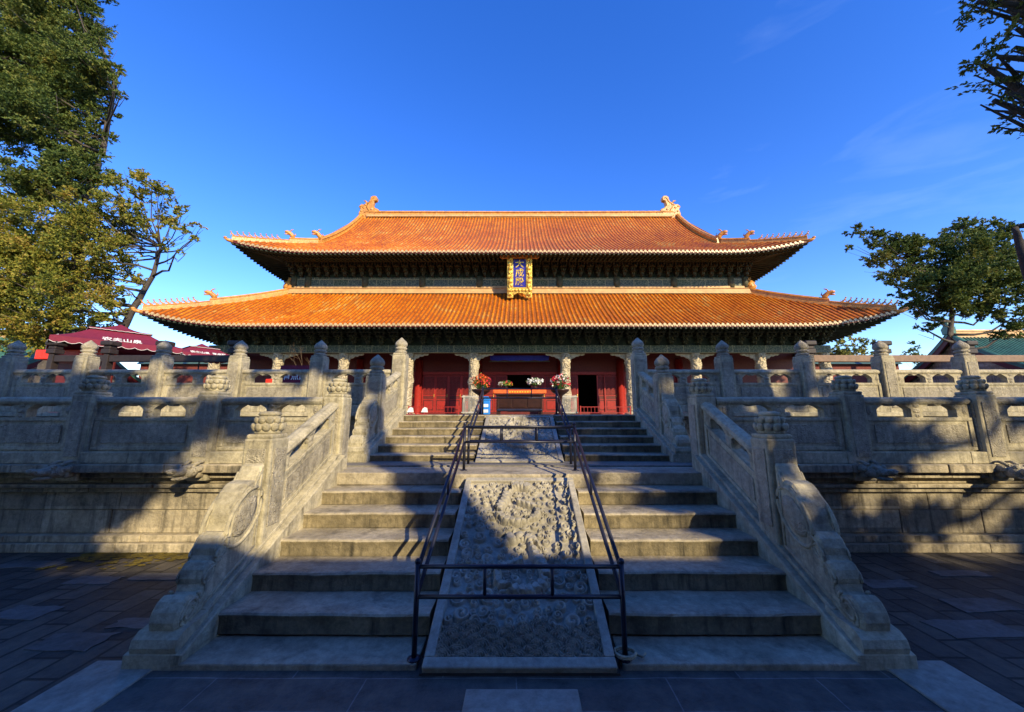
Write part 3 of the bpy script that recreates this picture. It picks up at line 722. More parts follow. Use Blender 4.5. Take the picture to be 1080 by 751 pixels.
# ------------------------------------------------------------------ hall materials
def tile_mat():
    m, n, b = newmat('glazed_orange_tile'); co = coords(n, world=True)
    n1 = N(n, 'TexNoise', Scale=0.35, Detail=4); n.links.new(co, n1.inputs['Vector'])
    n2 = N(n, 'TexVoronoi', Scale=3.3); n.links.new(co, n2.inputs['Vector'])
    sx = N(n, 'SeparateColor'); n.links.new(n2.outputs['Color'], sx.inputs[0])
    ad = N(n, 'Math', operation='MULTIPLY_ADD'); ad.inputs[1].default_value = 0.45; n.links.new(sx.outputs[0], ad.inputs[0]); n.links.new(n1.outputs['Fac'], ad.inputs[2])
    r = ramp(n, [(0.35, (0.36,0.07,0.003)), (0.66, (0.56,0.14,0.005)), (0.95, (0.68,0.22,0.010)), (1.0, (0.60,0.30,0.06))]); n.links.new(ad.outputs[0], r.inputs['Fac'])
    n3 = N(n, 'TexNoise', Scale=9, Detail=8, Roughness=0.7); n.links.new(co, n3.inputs['Vector'])
    r3 = ramp(n, [(0.38, (0.38,0.36,0.34)), (0.58, (1.08,1.08,1.08))]); n.links.new(n3.outputs['Fac'], r3.inputs['Fac'])
    c = mixc(n, 0.7, r.outputs[0], r3.outputs[0], 'MULTIPLY')
    mpg = N(n, 'Mapping'); mpg.inputs['Scale'].default_value = (1.1, 0.16, 0.16); n.links.new(co, mpg.inputs['Vector'])
    n5 = N(n, 'TexNoise', Scale=1.3, Detail=8, Roughness=0.7); n.links.new(mpg.outputs[0], n5.inputs['Vector'])
    r5 = ramp(n, [(0.50, (0,0,0)), (0.72, (0.75,0.75,0.75))]); n.links.new(n5.outputs['Fac'], r5.inputs['Fac'])
    c = mixc(n, r5.outputs[0], c, (0.20,0.055,0.012)); n.links.new(c, b.inputs['Base Color'])
    b.inputs['Roughness'].default_value = 0.46; b.inputs['Specular IOR Level'].default_value = 0.28
    bp = N(n, 'Bump', Strength=0.15, Distance=0.02); n.links.new(n3.outputs['Fac'], bp.inputs['Height']); n.links.new(bp.outputs[0], b.inputs['Normal'])
    return m
MS['tile'] = tile_mat()
MS['pan'] = plain('roof_pan_tile', (0.26,0.075,0.012), 0.6, 0.35, vscale=3)
MS['cap'] = plain('tile_end_glaze', (0.48,0.34,0.17), 0.4, 0.3)
MS['ridge'] = plain('yellow_glazed_ridge', (0.52,0.23,0.045), 0.35, 0.35, bump=0.5, bscale=7, vscale=3)
MS['ridge_pale'] = plain('pale_ridge_plaster', (0.52,0.31,0.13), 0.6, 0.25, bump=0.3, bscale=4, vscale=2)
MS['orn'] = plain('glazed_beast', (0.50,0.22,0.05), 0.35, 0.5, bump=0.8, bscale=9, vscale=5)
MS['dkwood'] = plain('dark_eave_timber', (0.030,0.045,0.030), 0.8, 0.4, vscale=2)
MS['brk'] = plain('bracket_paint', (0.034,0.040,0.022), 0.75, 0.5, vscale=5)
MS['brk_gold'] = plain('bracket_edge_paint', (0.075,0.07,0.035), 0.7, 0.4, vscale=8)
MS['red'] = plain('red_lacquer', (0.30,0.020,0.014), 0.45, 0.2, spec=0.4)
MS['dkred'] = plain('dark_red_wood', (0.11,0.012,0.009), 0.55, 0.25)
MS['gold'] = plain('gilded_carving', (0.75,0.48,0.09), 0.35, 0.35, metal=0.55, bump=0.9, bscale=16, vscale=14)
MS['blue'] = plain('blue_sign_panel', (0.018,0.020,0.30), 0.45, 0.2)
MS['black'] = plain('dark_interior', (0.010,0.009,0.008), 0.9, 0.2)
MS['queti'] = plain('carved_pale_wood', (0.40,0.33,0.21), 0.7, 0.4, bump=0.8, bscale=8)
MS['guard'] = plain('dull_white_guard', (0.40,0.38,0.32), 0.6, 0.2)
MS['white'] = plain('white_paint', (0.72,0.70,0.66), 0.6, 0.1)
def beam_mat(name, dim=1.0):
    m, n, b = newmat(name); tc = N(n, 'TexCoord'); sp = N(n, 'SeparateXYZ'); n.links.new(tc.outputs['Object'], sp.inputs[0])
    br = N(n, 'TexBrick', Scale=1.0); br.offset = 0.37
    mp = N(n, 'Mapping'); mp.inputs['Rotation'].default_value = (R(90), 0, 0); n.links.new(tc.outputs['Object'], mp.inputs['Vector']); n.links.new(mp.outputs[0], br.inputs['Vector'])
    br.inputs['Color1'].default_value = (0.050*dim,0.075*dim,0.036*dim,1); br.inputs['Color2'].default_value = (0.060*dim,0.078*dim,0.070*dim,1); br.inputs['Mortar'].default_value = (0.30*dim,0.27*dim,0.14*dim,1)
    br.inputs['Brick Width'].default_value = 1.25; br.inputs['Row Height'].default_value = 0.62; br.inputs['Mortar Size'].default_value = 0.025; br.inputs['Bias'].default_value = -0.2
    vo = N(n, 'TexVoronoi', Scale=4.5, feature='DISTANCE_TO_EDGE'); n.links.new(tc.outputs['Object'], vo.inputs['Vector'])
    r = ramp(n, [(0.02, (0.9,0.9,0.9)), (0.06, (0,0,0))]); n.links.new(vo.outputs['Distance'], r.inputs['Fac'])
    c = mixc(n, r.outputs[0], br.outputs['Color'], (0.22*dim,0.22*dim,0.13*dim))
    nz = N(n, 'TexNoise', Scale=12, Detail=8); n.links.new(tc.outputs['Object'], nz.inputs['Vector'])
    r2 = ramp(n, [(0.35, (0.45,)*3), (0.65, (1.1,)*3)]); n.links.new(nz.outputs['Fac'], r2.inputs['Fac'])
    c = mixc(n, 0.8, c, r2.outputs[0], 'MULTIPLY'); n.links.new(c, b.inputs['Base Color']); b.inputs['Roughness'].default_value = 0.65
    return m
MS['beam'] = beam_mat('painted_beam', 1.2)
MS['dragoncol'] = stone('dragon_column_stone', (0.46,0.38,0.25), (0.62,0.53,0.37), stain=0.5, bump=0.3, carve=1.0, carve_scale=3.2, world=True)

EYE = 2.0; HY = 40.2           # hall centre line
HALL = thing('great_hall', 'great double-eaved hall with orange glazed roofs and carved stone front columns', 'hall', (0, HY, 0))

# roof description: X0,Y0 eave half sizes; z0 eave height; functions of t
class Roof:
    def __init__(s, X0, Y0, z0, Xi, Yi, ti, rise, a, p, lift, push, reach, ygable=None):
        s.X0, s.Y0, s.z0, s.Xi, s.Yi, s.ti, s.rise, s.a, s.p, s.lift, s.push, s.reach = X0, Y0, z0, Xi, Yi, ti, rise, a, p, lift, push, reach
    def X(s, t): return s.X0-(s.X0-s.Xi)*min(1, t/s.ti)
    def Yd(s, t): return s.Y0-(s.Y0-s.Yi)*(t/s.ti)
    def z(s, t): return s.z0+s.rise*(s.a*t+(1-s.a)*t**s.p)
    def front(s, x, t, dz=0.0):
        c = max(0.0, 1-(s.X(t)-abs(x))/s.reach); k = (1-min(1, t/s.ti)) if s.ti < 1 else (1-t)
        w = c**2.4
        xx = x+math.copysign(s.push*w*k, x); y = -(s.Yd(t)+s.push*w*k)
        return (xx, y, s.z(t)+s.lift*w*k**1.2+dz)
    def side(s, y, t, dz=0.0):      # right side slope; y in [-Yd, Yd]
        c = max(0.0, 1-(s.Yd(t)-abs(y))/s.reach); k = (1-min(1, t/s.ti)) if s.ti < 1 else (1-t)
        w = c**2.4
        yy = y+math.copysign(s.push*w*k, y); x = s.X(t)+s.push*w*k
        return (x, yy, s.z(t)+s.lift*w*k**1.2+dz)
LOW = Roof(25.95, 14.95, EYE+6.12, 19.9, 8.75, 1.0, 4.35, 0.86, 2.2, 0.95, 0.28, 7.5)
UPP = Roof(22.75, 12.05, EYE+12.85, 18.45, 8.15, 0.324, 9.75, 0.76, 2.8, 0.85, 0.30, 7.0)

def slope_mesh(roof, kind, tmax, sp=0.335, full=True):
    """tiled slope: pan sheet, raised semicircular tile rows stepped tile by tile, round end caps and drip tiles"""
    f = roof.front if kind == 'front' else roof.side
    half = roof.X0 if kind == 'front' else roof.Y0
    def tend(x):        # where the hip cuts this row
        ax = abs(x)
        if kind == 'front': inner, outer = roof.Xi, roof.X0
        else: inner, outer = roof.Yi, roof.Y0
        if ax <= inner: return tmax
        return min(tmax, roof.ti*(outer-ax)/(outer-inner))
    b = MB(); n = int(half/sp)
    xs = [i*sp for i in range(-n, n+1)]
    r = 0.095
    K = 26 if tmax > 0.9 and kind == 'front' and roof is UPP else 20
    # pan sheet
    edge = sorted(set([-half]+[x for x in xs]+[half]+([roof.Xi, -roof.Xi] if kind == 'front' else [])))
    T = 10; rows = []
    for x in edge:
        te = max(tend(x), 1e-3); rows.append([f(x, te*j/T, 0.0) for j in range(T+1)])
    vs = [p for row in rows for p in row]; fs = []
    for i in range(len(rows)-1):
        for j in range(T): fs.append((i*(T+1)+j, (i+1)*(T+1)+j, (i+1)*(T+1)+j+1, i*(T+1)+j+1))
    b.add(vs, fs, MS['pan'], True)
    for x in xs:
        te = tend(x)
        if te < 0.03: continue
        k = max(2, int(K*te/tmax)*2); vs = []; fs = []
        seg = 5; ring = 0
        for j in range(k+1):
            t = te*j/k
            for rr in ((r*1.0, r*0.86) if 0 < j < k else (r,)):
                P = f(x, t); 
                for q in range(seg+1):
                    a = math.pi*q/seg
                    ox, oz = -rr*math.cos(a), rr*math.sin(a)*1.15
                    vs.append((P[0]+ox, P[1], P[2]+oz) if kind == 'front' else (P[0], P[1]+ox, P[2]+oz))
                ring += 1
        for i in range(ring-1):
            for q in range(seg): fs.append((i*(seg+1)+q, i*(seg+1)+q+1, (i+1)*(seg+1)+q+1, (i+1)*(seg+1)+q))
        b.add(vs, fs, MS['tile'], False)
        # round cap
        P = f(x, 0.0); n8 = 8; cv = []
        for q in range(n8):
            a = 2*math.pi*q/n8; cv.append((r*1.12*math.cos(a), r*1.12*math.sin(a)+0.02))
        if kind == 'front': c3 = [(P[0]+u, P[1]-0.03, P[2]+v) for u, v in cv]+[(P[0]+u, P[1]+0.03, P[2]+v) for u, v in cv]
        else: c3 = [(P[0]+0.03, P[1]+u, P[2]+v) for u, v in cv]+[(P[0]-0.03, P[1]+u, P[2]+v) for u, v in cv]
        b.add(c3, [tuple(range(8))]+[(q, (q+1) % 8, 8+(q+1) % 8, 8+q) for q in range(8)], MS['cap'])
        # drip tile between rows
        P = f(min(half-0.01, x+sp/2), 0.0)
        if kind == 'front': c3 = [(P[0]+u, P[1]-0.01, P[2]+v) for u, v in ((-.12,.0),(.12,.0),(.07,-.09),(0,-.15),(-.07,-.09))]
        else: c3 = [(P[0]+0.01, P[1]+u, P[2]+v) for u, v in ((-.12,.0),(.12,.0),(.07,-.09),(0,-.15),(-.07,-.09))]
        b.add(c3, [(0,1,2,3,4)], MS['cap'])
    return b

def eaves_mesh(roof, kind, inner, zin, halfin):
    """soffit boards plus two rows of rafter ends under one edge"""
    f = roof.front if kind == 'front' else roof.side
    half = roof.X0 if kind == 'front' else roof.Y0
    b = MB(); sp = 0.36; n = int(half/sp); xs = [i*sp for i in range(-n, n+1)]
    vs = []; fs = []
    for x in xs:
        P = f(x, 0.0); xi = max(-halfin, min(halfin, x)); Q = (xi, -inner, zin) if kind == 'front' else (inner, xi, zin)
        vs.append((P[0], P[1]+0.08 if kind == 'front' else P[1], P[2]-0.13) if kind == 'front' else (P[0]-0.08, P[1], P[2]-0.13)); vs.append(Q)
        # flying rafter, square; and lower round rafter behind
        A = Vector((P[0], P[1], P[2])); B = Vector(Q); d = B-A
        for (s0, s1, w, dz) in ((0.015, 0.42, 0.055, -0.24), (0.30, 0.98, 0.062, -0.30)):
            p = A+d*s0+Vector((0,0,dz)); q_ = A+d*s1+Vector((0,0,dz*0.9))
            side = Vector((w,0,0)) if kind == 'front' else Vector((0,w,0)); u = Vector((0,0,w))
            c = [p-side-u, p+side-u, p+side+u, p-side+u, q_-side-u, q_+side-u, q_+side+u, q_-side+u]
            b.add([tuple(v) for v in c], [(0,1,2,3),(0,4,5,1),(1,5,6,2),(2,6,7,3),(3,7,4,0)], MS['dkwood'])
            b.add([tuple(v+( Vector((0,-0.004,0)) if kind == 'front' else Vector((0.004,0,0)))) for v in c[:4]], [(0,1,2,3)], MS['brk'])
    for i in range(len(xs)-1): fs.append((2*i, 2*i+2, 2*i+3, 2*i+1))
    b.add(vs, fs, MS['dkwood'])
    # fascia board
    vs = []; fs = []
    for x in xs:
        P = f(x, 0.0)
        for dz, dd in ((-0.03, 0.03), (-0.16, 0.03)): vs.append((P[0], P[1]+dd, P[2]+dz) if kind == 'front' else (P[0]-dd, P[1], P[2]+dz))
    for i in range(len(xs)-1): fs.append((2*i, 2*i+2, 2*i+3, 2*i+1))
    b.add(vs, fs, MS['dkred']); return b

def put_slopes(roof, nm, tf, ts):
    for kind, t in (('front', tf), ('side', ts)):
        me = slope_mesh(roof, kind, t).mesh(nm)
        for rz in (0, math.pi): link(me, nm, HALL, (0, 0, 0), rz)
put_slopes(LOW, 'lower_roof_slope', 1.0, 1.0)
put_slopes(UPP, 'upper_roof_slope', 1.0, UPP.ti)
for roof, inner_y, inner_x, zin in ((LOW, 12.0, 23.8, EYE+6.75), (UPP, 9.2, 20.4, EYE+13.35)):
    for kind in ('front', 'side'):
        me = (eaves_mesh(roof, kind, inner_y if kind == 'front' else inner_x, zin, inner_x if kind == 'front' else inner_y)).mesh('eaves')
        for rz in (0, math.pi): link(me, 'eaves', HALL, (0, 0, 0), rz)

# ridges
def sweep(b, pts, w, h, mat, top=None, z_in=0.12):
    """ridge with a moulded section swept along pts"""
    sec = [(-w*.5,-z_in),(-w*.5,h*.10),(-w*.36,h*.16),(-w*.36,h*.62),(-w*.5,h*.68),(-w*.46,h*.78),(-w*.30,h*.80),(-w*.25,h*.94),(0,h),(w*.25,h*.94),(w*.30,h*.80),(w*.46,h*.78),(w*.5,h*.68),(w*.36,h*.62),(w*.36,h*.16),(w*.5,h*.10),(w*.5,-z_in)]
    P = [Vector(p) for p in pts]; n = len(sec); vs = []; fs = []
    for i, p in enumerate(P):
        t = P[min(i+1, len(P)-1)]-P[max(i-1, 0)]; t.z = 0; t.normalize(); a = Vector((t.y, -t.x, 0))
        for u, v in sec: vs.append(tuple(p+a*u+Vector((0,0,v))))
    for i in range(len(P)-1):
        for k in range(n-1): fs.append((i*n+k, i*n+k+1, (i+1)*n+k+1, (i+1)*n+k))
    fs.append(tuple(range(n))[::-1]); fs.append(tuple((len(P)-1)*n+k for k in range(n)))
    b.add(vs, fs, mat)
zr = UPP.z(1.0)
b = MB(); sweep(b, [(-17.6,0,zr-0.15),(0,0,zr-0.20),(17.6,0,zr-0.15)], 0.75, 0.85, MS['ridge'])
for x in np.arange(-17.0, 17.1, 1.06):
    b.box(x-0.03, x+0.03, -0.29, 0.29, zr-0.02, zr+0.35, MS['ridge_pale'])
b.box(-17.6, 17.6, -0.50, 0.50, zr-0.22, zr+0.02, MS['ridge_pale'], bev=0.03)
b.build('main_ridge', HALL)
# gable walls
vs = []; T = 16
prof = [(-UPP.Yd(UPP.ti+(1-UPP.ti)*j/T), UPP.z(UPP.ti+(1-UPP.ti)*j/T)-0.05) for j in range(T+1)]
poly = prof+[(-y, z) for y, z in prof[::-1][1:]]
for sx in (-1, 1):
    b = MB(); b.prism(poly, 'x', 17.95*sx-0.1, 17.95*sx+0.1, MS['dkred'])
    for k in range(-7, 8):
        zz = UPP.z(max(UPP.ti, 1-abs(k)*0.9/12.05*1.0))-0.6
        if zz > prof[0][1]+0.3: b.box(17.95*sx+0.1*sx, 17.95*sx+0.13*sx, k*0.9-0.06, k*0.9+0.06, prof[0][1], zz, MS['ridge'])
    b.build('gable', HALL)
for sx in (-1, 1):
    for sy in (-1, 1):
        b = MB(); pts = []
        for j in range(15):
            t = UPP.ti+(0.965-UPP.ti)*j/14; pts.append((18.25*sx, sy*UPP.Yd(t), UPP.z(t)+0.05))
        sweep(b, pts[::-1], 0.45, 0.62, MS['ridge']); b.build('gable_ridge', HALL)
        for roof, tt, cut in ((UPP, UPP.ti, 0.36), (LOW, 1.0, 0.60)):
            b = MB()
            def hip(s): t = tt*(1-s); P = roof.front(roof.X(t)*sx, t); return (P[0], P[1]*-sy, P[2]+0.04)
            pa = [hip(s*cut/8) for s in range(9)]; pb = [hip(cut+(0.985-cut)*s/10) for s in range(11)]
            sweep(b, pa, 0.42, 0.52, MS['ridge']); sweep(b, pb, 0.34, 0.32, MS['ridge']); b.build('hip_ridge', HALL)
            e = Vector(hip(1.0)); d = Vector((sx, sy, 0)).normalized()
            b = MB(); b.tube([e-d*0.5+Vector((0,0,-0.14)), e+d*0.12+Vector((0,0,-0.10)), e+d*0.36+Vector((0,0,-0.02))], [0.15,0.14,0.07], MS['orn'], 10)
            b.blob(tuple(e+d*0.30+Vector((0,0,0.04))), (0.13,0.13,0.10), MS['orn'], 2, noise=0.1); b.build('corner_head', HALL)
            # walking figures then the larger beast
            nfig = 9 if roof is UPP else 10
            for k in range(nfig):
                s = 0.985-(0.985-cut-0.05)*k/nfig*0.97
                P = Vector(hip(s)); yaw = math.atan2(d.y, d.x)
                if 'FIG' not in globals():
                    b = MB()
                    b.tube([(-0.16,0,0.0),(-0.10,0,0.16),(0.05,0,0.27),(0.10,0,0.40)], [0.07,0.085,0.07,0.045], MS['orn'], 7)
                    b.blob((0.14,0,0.45), (0.085,0.055,0.06), MS['orn'], 1); b.tube([(0.10,0.0,0.24),(0.15,0,0.0)], 0.03, MS['orn'], 6)
                    b.tube([(-0.18,0,0.05),(-0.25,0,0.22),(-0.20,0,0.34)], [0.03,0.03,0.012], MS['orn'], 6)
                    b.tube([(0.11,0,0.48),(0.07,0,0.57)], [0.02,0.008], MS['orn'], 5); FIG = b.mesh('roof_figure')
                o = link(FIG, 'roof_figure', HALL, tuple(P+Vector((0,0,0.28))), yaw); o.scale = (0.82, 0.82, 0.78)
            for s, sc in ((cut, 1.0),)+(((0.02, 1.15),) if roof is UPP else ()):
                P = Vector(hip(s)); yaw = math.atan2(d.y, d.x)
                if 'BEAST' not in globals():
                    b = MB()
                    b.tube([(-0.35,0,0.0),(-0.25,0,0.35),(0.0,0,0.55),(0.25,0,0.62),(0.42,0,0.55)], [0.2,0.22,0.2,0.15,0.10], MS['orn'], 8)
                    b.tube([(0.12,0,0.42),(0.42,0,0.33)], [0.10,0.05], MS['orn'], 7)
                    for s2 in (-1,1):
                        b.tube([(0.02,0.08*s2,0.68),(-0.10,0.13*s2,0.90),(-0.28,0.15*s2,0.98)], [0.05,0.04,0.015], MS['orn'], 6)
                        b.blob((0.18,0.12*s2,0.68), (0.05,0.04,0.05), MS['orn'], 1)
                    b.tube([(-0.3,0,0.3),(-0.5,0,0.5),(-0.42,0,0.75)], [0.09,0.07,0.02], MS['orn'], 6)
                    BEAST = b.mesh('ridge_beast')
                o = link(BEAST, 'ridge_beast', HALL, tuple(P+Vector((0,0,0.42))), yaw); o.scale = (sc*0.9,)*3
# big ridge-end dragons (outline 2.2 m x 2.9 m, biting the ridge)
def chiwen():
    b = MB()
    out = [(-1.15,-0.9),(1.05,-0.9),(1.12,-0.15),(0.95,0.35),(1.15,0.75),(0.85,1.05),(0.55,1.00),(0.30,1.20),(0.02,1.35),(-0.12,1.62),(-0.16,1.95),(-0.42,2.12),(-0.78,2.08),(-0.98,1.82),(-0.92,1.50),(-0.62,1.38),(-0.60,1.18),(-0.52,0.85),(-0.80,0.55),(-1.12,0.42),(-1.30,0.18),(-1.02,-0.05),(-1.22,-0.32)]
    b.prism(out, 'y', -0.30, 0.30, MS['orn'], bev=0.10)
    for s in (-1, 1):
        y = 0.30*s
        b.blob((-0.45,y,0.35), (0.16,0.10,0.16), MS['ridge_pale'], 2); b.tube([(-1.05,y,0.12),(-0.5,y,0.02),(0.0,y,0.1),(0.45,y,-0.1)], [0.05,0.07,0.07,0.04], MS['ridge'], 6)
        b.tube([(-0.2,y,0.1),(0.15,y,0.6),(0.1,y,1.05),(-0.25,y,1.35),(-0.4,y,1.7),(-0.62,y,1.85),(-0.72,y,1.68)], [0.06,0.08,0.08,0.08,0.07,0.06,0.03], MS['ridge'], 7)
        for (x, z) in ((0.5,0.55),(0.75,0.1),(0.55,-0.4),(0.1,-0.45),(-0.4,-0.45),(-0.85,-0.5),(0.85,0.72),(0.35,0.9)):
            b.blob((x,y,z), (0.17,0.07,0.13), MS['ridge'], 1, noise=0.15, seed=int(x*10))
    b.tube([(0.2,0,1.2),(0.5,0,1.55),(0.75,0,1.6)], [0.12,0.10,0.03], MS['orn'], 7)
    return b.mesh('ridge_dragon')
CH = chiwen()
o = link(CH, 'ridge_dragon', HALL, (17.55, 0, zr+0.45)); 
o = link(CH, 'ridge_dragon', HALL, (-17.55, 0, zr+0.45)); o.rotation_euler.z = math.pi

# upper storey wall band, enclosing ridge, beams
WX, WY = 19.9, 8.75; zt = LOW.z(1.0)
b = MB()
for sy in (-1, 1): sweep(b, [(-WX-0.1, sy*(WY+0.18), zt-0.05), (WX+0.1, sy*(WY+0.18), zt-0.05)], 0.5, 0.50, MS['ridge_pale'])
for sx in (-1, 1): sweep(b, [(sx*(WX+0.18), -WY-0.1, zt-0.05), (sx*(WX+0.18), WY+0.1, zt-0.05)], 0.5, 0.50, MS['ridge_pale'])
b.build('enclosing_ridge', HALL)
for sx in (-1,1):
    for sy in (-1,1):
        b = MB(); b.tube([(0,0,0.5),(0.25*sx,0,0.95),(0.1*sx,0,1.3),(-0.2*sx,0,1.25)], [0.3,0.28,0.2,0.08], MS['ridge'], 8); b.blob((0.15*sx,0,0.6), (0.45,0.3,0.35), MS['ridge'], 2, noise=0.12); b.build('ridge_corner_piece', HALL, (sx*(WX+0.1), sy*(WY+0.25), zt-0.1))
b = MB(); b.box(-WX+0.05, WX-0.05, -WY+0.05, WY-0.05, zt-1.2, EYE+13.6, MS['dkwood']); b.build('upper_wall', HALL)
def beam_ring(nm, x, y, z0, z1, t, mat):
    for sy in (-1, 1):
        b = MB(); b.box(-x, x, -0.0, t, 0, z1-z0, mat, bev=0.02); b.build(nm, HALL, (0, sy*y-(t if sy < 0 else 0), z0))
    for sx in (-1, 1):
        b = MB(); b.box(0, t, -y+0.01, y-0.01, 0, z1-z0, mat, bev=0.02); b.build(nm, HALL, (sx*x-(t if sx < 0 else 0), 0, z0))
beam_ring('painted_beam', WX+0.02, WY+0.02, zt+0.55, zt+1.35, 0.16, MS['beam'])
beam_ring('painted_beam', WX+0.14, WY+0.14, zt+0.36, zt+0.53, 0.18, MS['ridge_pale'])
CX = [3.5, 8.5, 13.5, 18.5, 23.4]
b = MB(); b.lathe([(0.30,0),(0.30,1.0)], MS['brk_gold'], (0,0,0), 14); UCM = b.mesh('upper_column')
for x in [s*c for c in CX[:4] for s in (-1, 1)]+[19.75,-19.75]: link(UCM, 'upper_column', HALL, (x, -WY-0.1, zt+0.38))
# bracket sets
def bracket():
    b = MB(); z = 0
    for i, (w, d) in enumerate(((0.30,0.35),(0.62,0.60),(0.95,0.90),(1.12,1.20))):
        b.box(-w*0.5, w*0.5, -d, 0.0, z, z+0.13, MS['brk'], bev=0.02)
        for s in (-1, 0, 1): b.box(s*w*0.42-0.09, s*w*0.42+0.09, -d-0.04, -d+0.14, z+0.13, z+0.27, MS['brk_gold' if (i+s) % 2 else 'brk'], bev=0.02)
        b.prism([(-d-0.28,z-0.02),(-d,z+0.02),(-d,z+0.13),(-d-0.16,z+0.12)], 'x', -0.05, 0.05, MS['brk_gold']); z += 0.27
    return b.mesh('bracket_set')
BR = bracket()
def brackets(y, X, z, n, scale=1.0):
    for k in range(n):
        x = -X+2*X*k/(n-1); o = link(BR, 'bracket_set', HALL, (x, -y, z)); o.scale = scale
brackets(WY+0.15, WX-0.1, zt+1.38, 53, (0.62,0.9,1.30))
brackets(11.85, 23.2, EYE+5.24, 45, (0.75,0.85,1.0))
b = MB()
b.box(-23.2, 23.2, -11.82, -11.5, EYE+5.21, EYE+6.7, MS['dkwood']); b.build('frieze_board', HALL)

# ground storey
FY = 11.7; GX = 23.45                         # front column line (y = -FY from hall centre)
beam_ring('painted_beam', GX+0.25, FY+0.13, EYE+4.62, EYE+5.20, 0.26, MS['beam'])
def column_mesh():
    n, kz = 40, 110; h = 4.62; vs = []; fs = []
    for j in range(kz+1):
        z = h*j/kz
        for i in range(n):
            a = 2*math.pi*i/n
            d = math.sin(a*1.0-z*2.4)                         # dragon body winding round the shaft
            body = math.exp(-((math.acos(max(-1, min(1, math.cos(a-z*2.4))))/0.42)**2))
            body2 = math.exp(-((math.acos(max(-1, min(1, math.cos(a+z*1.9+2))))/0.25)**2))
            cl = 0.02*math.sin(a*9+3*math.sin(z*7))*math.sin(z*11+2*math.sin(a*4))
            r = 0.36+0.075*body*(1+0.25*math.sin(z*40))+0.03*body2+cl
            vs.append((r*math.cos(a), r*math.sin(a), z))
    for j in range(kz):
        for i in range(n): fs.append((j*n+i, j*n+(i+1) % n, (j+1)*n+(i+1) % n, (j+1)*n+i))
    b = MB(); b.add(vs, fs, MS['dragoncol'], True)
    b.lathe([(0.62,-0.0),(0.62,0.08),(0.55,0.16),(0.46,0.20)], MS['rail'], (0,0,0), 20); return b.mesh('dragon_column')
COLM = column_mesh()
for c in CX:
    for s in (-1, 1): link(COLM, 'dragon_column', HALL, (s*c, -FY, EYE-0.015), 0.7*c*s)
b = MB(); b.lathe([(0.55,0),(0.50,0.15),(0.34,0.18),(0.33,4.7)], MS['red'], (0,0,0), 20); SCM = b.mesh('column')
for s in (-1, 1):
    for k in range(1, 6): link(SCM, 'column', HALL, (s*GX, -FY+k*4.68, EYE-0.015))
for c in CX:
    for s in (-1, 1): link(SCM, 'column', HALL, (s*c, FY, EYE-0.015))
# carved corner pieces under the beam
def queti():
    b = MB(); b.prism([(0,0),(1.15,0),(1.12,-0.10),(0.98,-0.16),(0.80,-0.14),(0.66,-0.24),(0.48,-0.23),(0.34,-0.36),(0.18,-0.38),(0.0,-0.62)], 'y', -0.06, 0.06, MS['queti'], bev=0.015); return b.mesh('corner_bracket')
QM = queti(); MQ = MS['white']
for c in [s*c for c in CX for s in (-1, 1)]:
    for s in (-1, 1):
        if abs(c+s*0.5) > 23.6: continue
        o = link(QM, 'corner_bracket', HALL, (c+0.36*s, -FY+0.02, EYE+4.61)); o.rotation_euler.z = 0 if s > 0 else math.pi
# back wall of the porch with doors, set 3.1 m behind the columns
DY = -FY+3.05; ZF = EYE-0.015
b = MB()
b.box(-GX, -13.5, DY, DY+0.4, ZF, EYE+6.5, MS['dkred']); b.box(13.5, GX, DY, DY+0.4, ZF, EYE+6.5, MS['dkred'])
b.box(-13.5, 13.5, DY+0.02, DY+0.38, EYE+3.55, EYE+6.5, MS['dkred'])
b.box(-GX, GX, FY-0.4, FY, ZF, EYE+6.5, MS['dkred'])
for s in (-1, 1): b.box(s*GX-0.2, s*GX+0.2, DY, FY, ZF, EYE+6.5, MS['dkred'])
b.build('wall', HALL)
b = MB(); b.box(-GX+0.4, GX-0.4, DY+6, DY+6.2, ZF, EYE+6.4, MS['black']); b.box(-GX+0.4, GX-0.4, DY+0.5, FY-0.5, EYE+6.35, EYE+6.45, MS['black']); b.build('dark_interior', HALL)
b = MB(); b.lathe([(0.42,0),(0.36,0.12),(0.30,0.16),(0.30,4.6)], MS['red'], (0,0,0), 18); PCM = b.mesh('porch_column')
for c in [s*c for c in CX[:3] for s in (-1, 1)]: link(PCM, 'porch_column', HALL, (c, DY-0.05, ZF))
b = MB()
for x0, x1 in ((-13.2,-8.8),(-8.2,-3.8),(-3.2,3.2),(3.8,8.2),(8.8,13.2)):
    b.box(x0, x1, DY-0.02, DY+0.16, EYE+3.30, EYE+3.55, MS['red'], bev=0.02); b.box(x0, x1, DY-0.04, DY+0.2, ZF, ZF+0.22, MS['dkred'], bev=0.02)
b.build('door_frame', HALL)
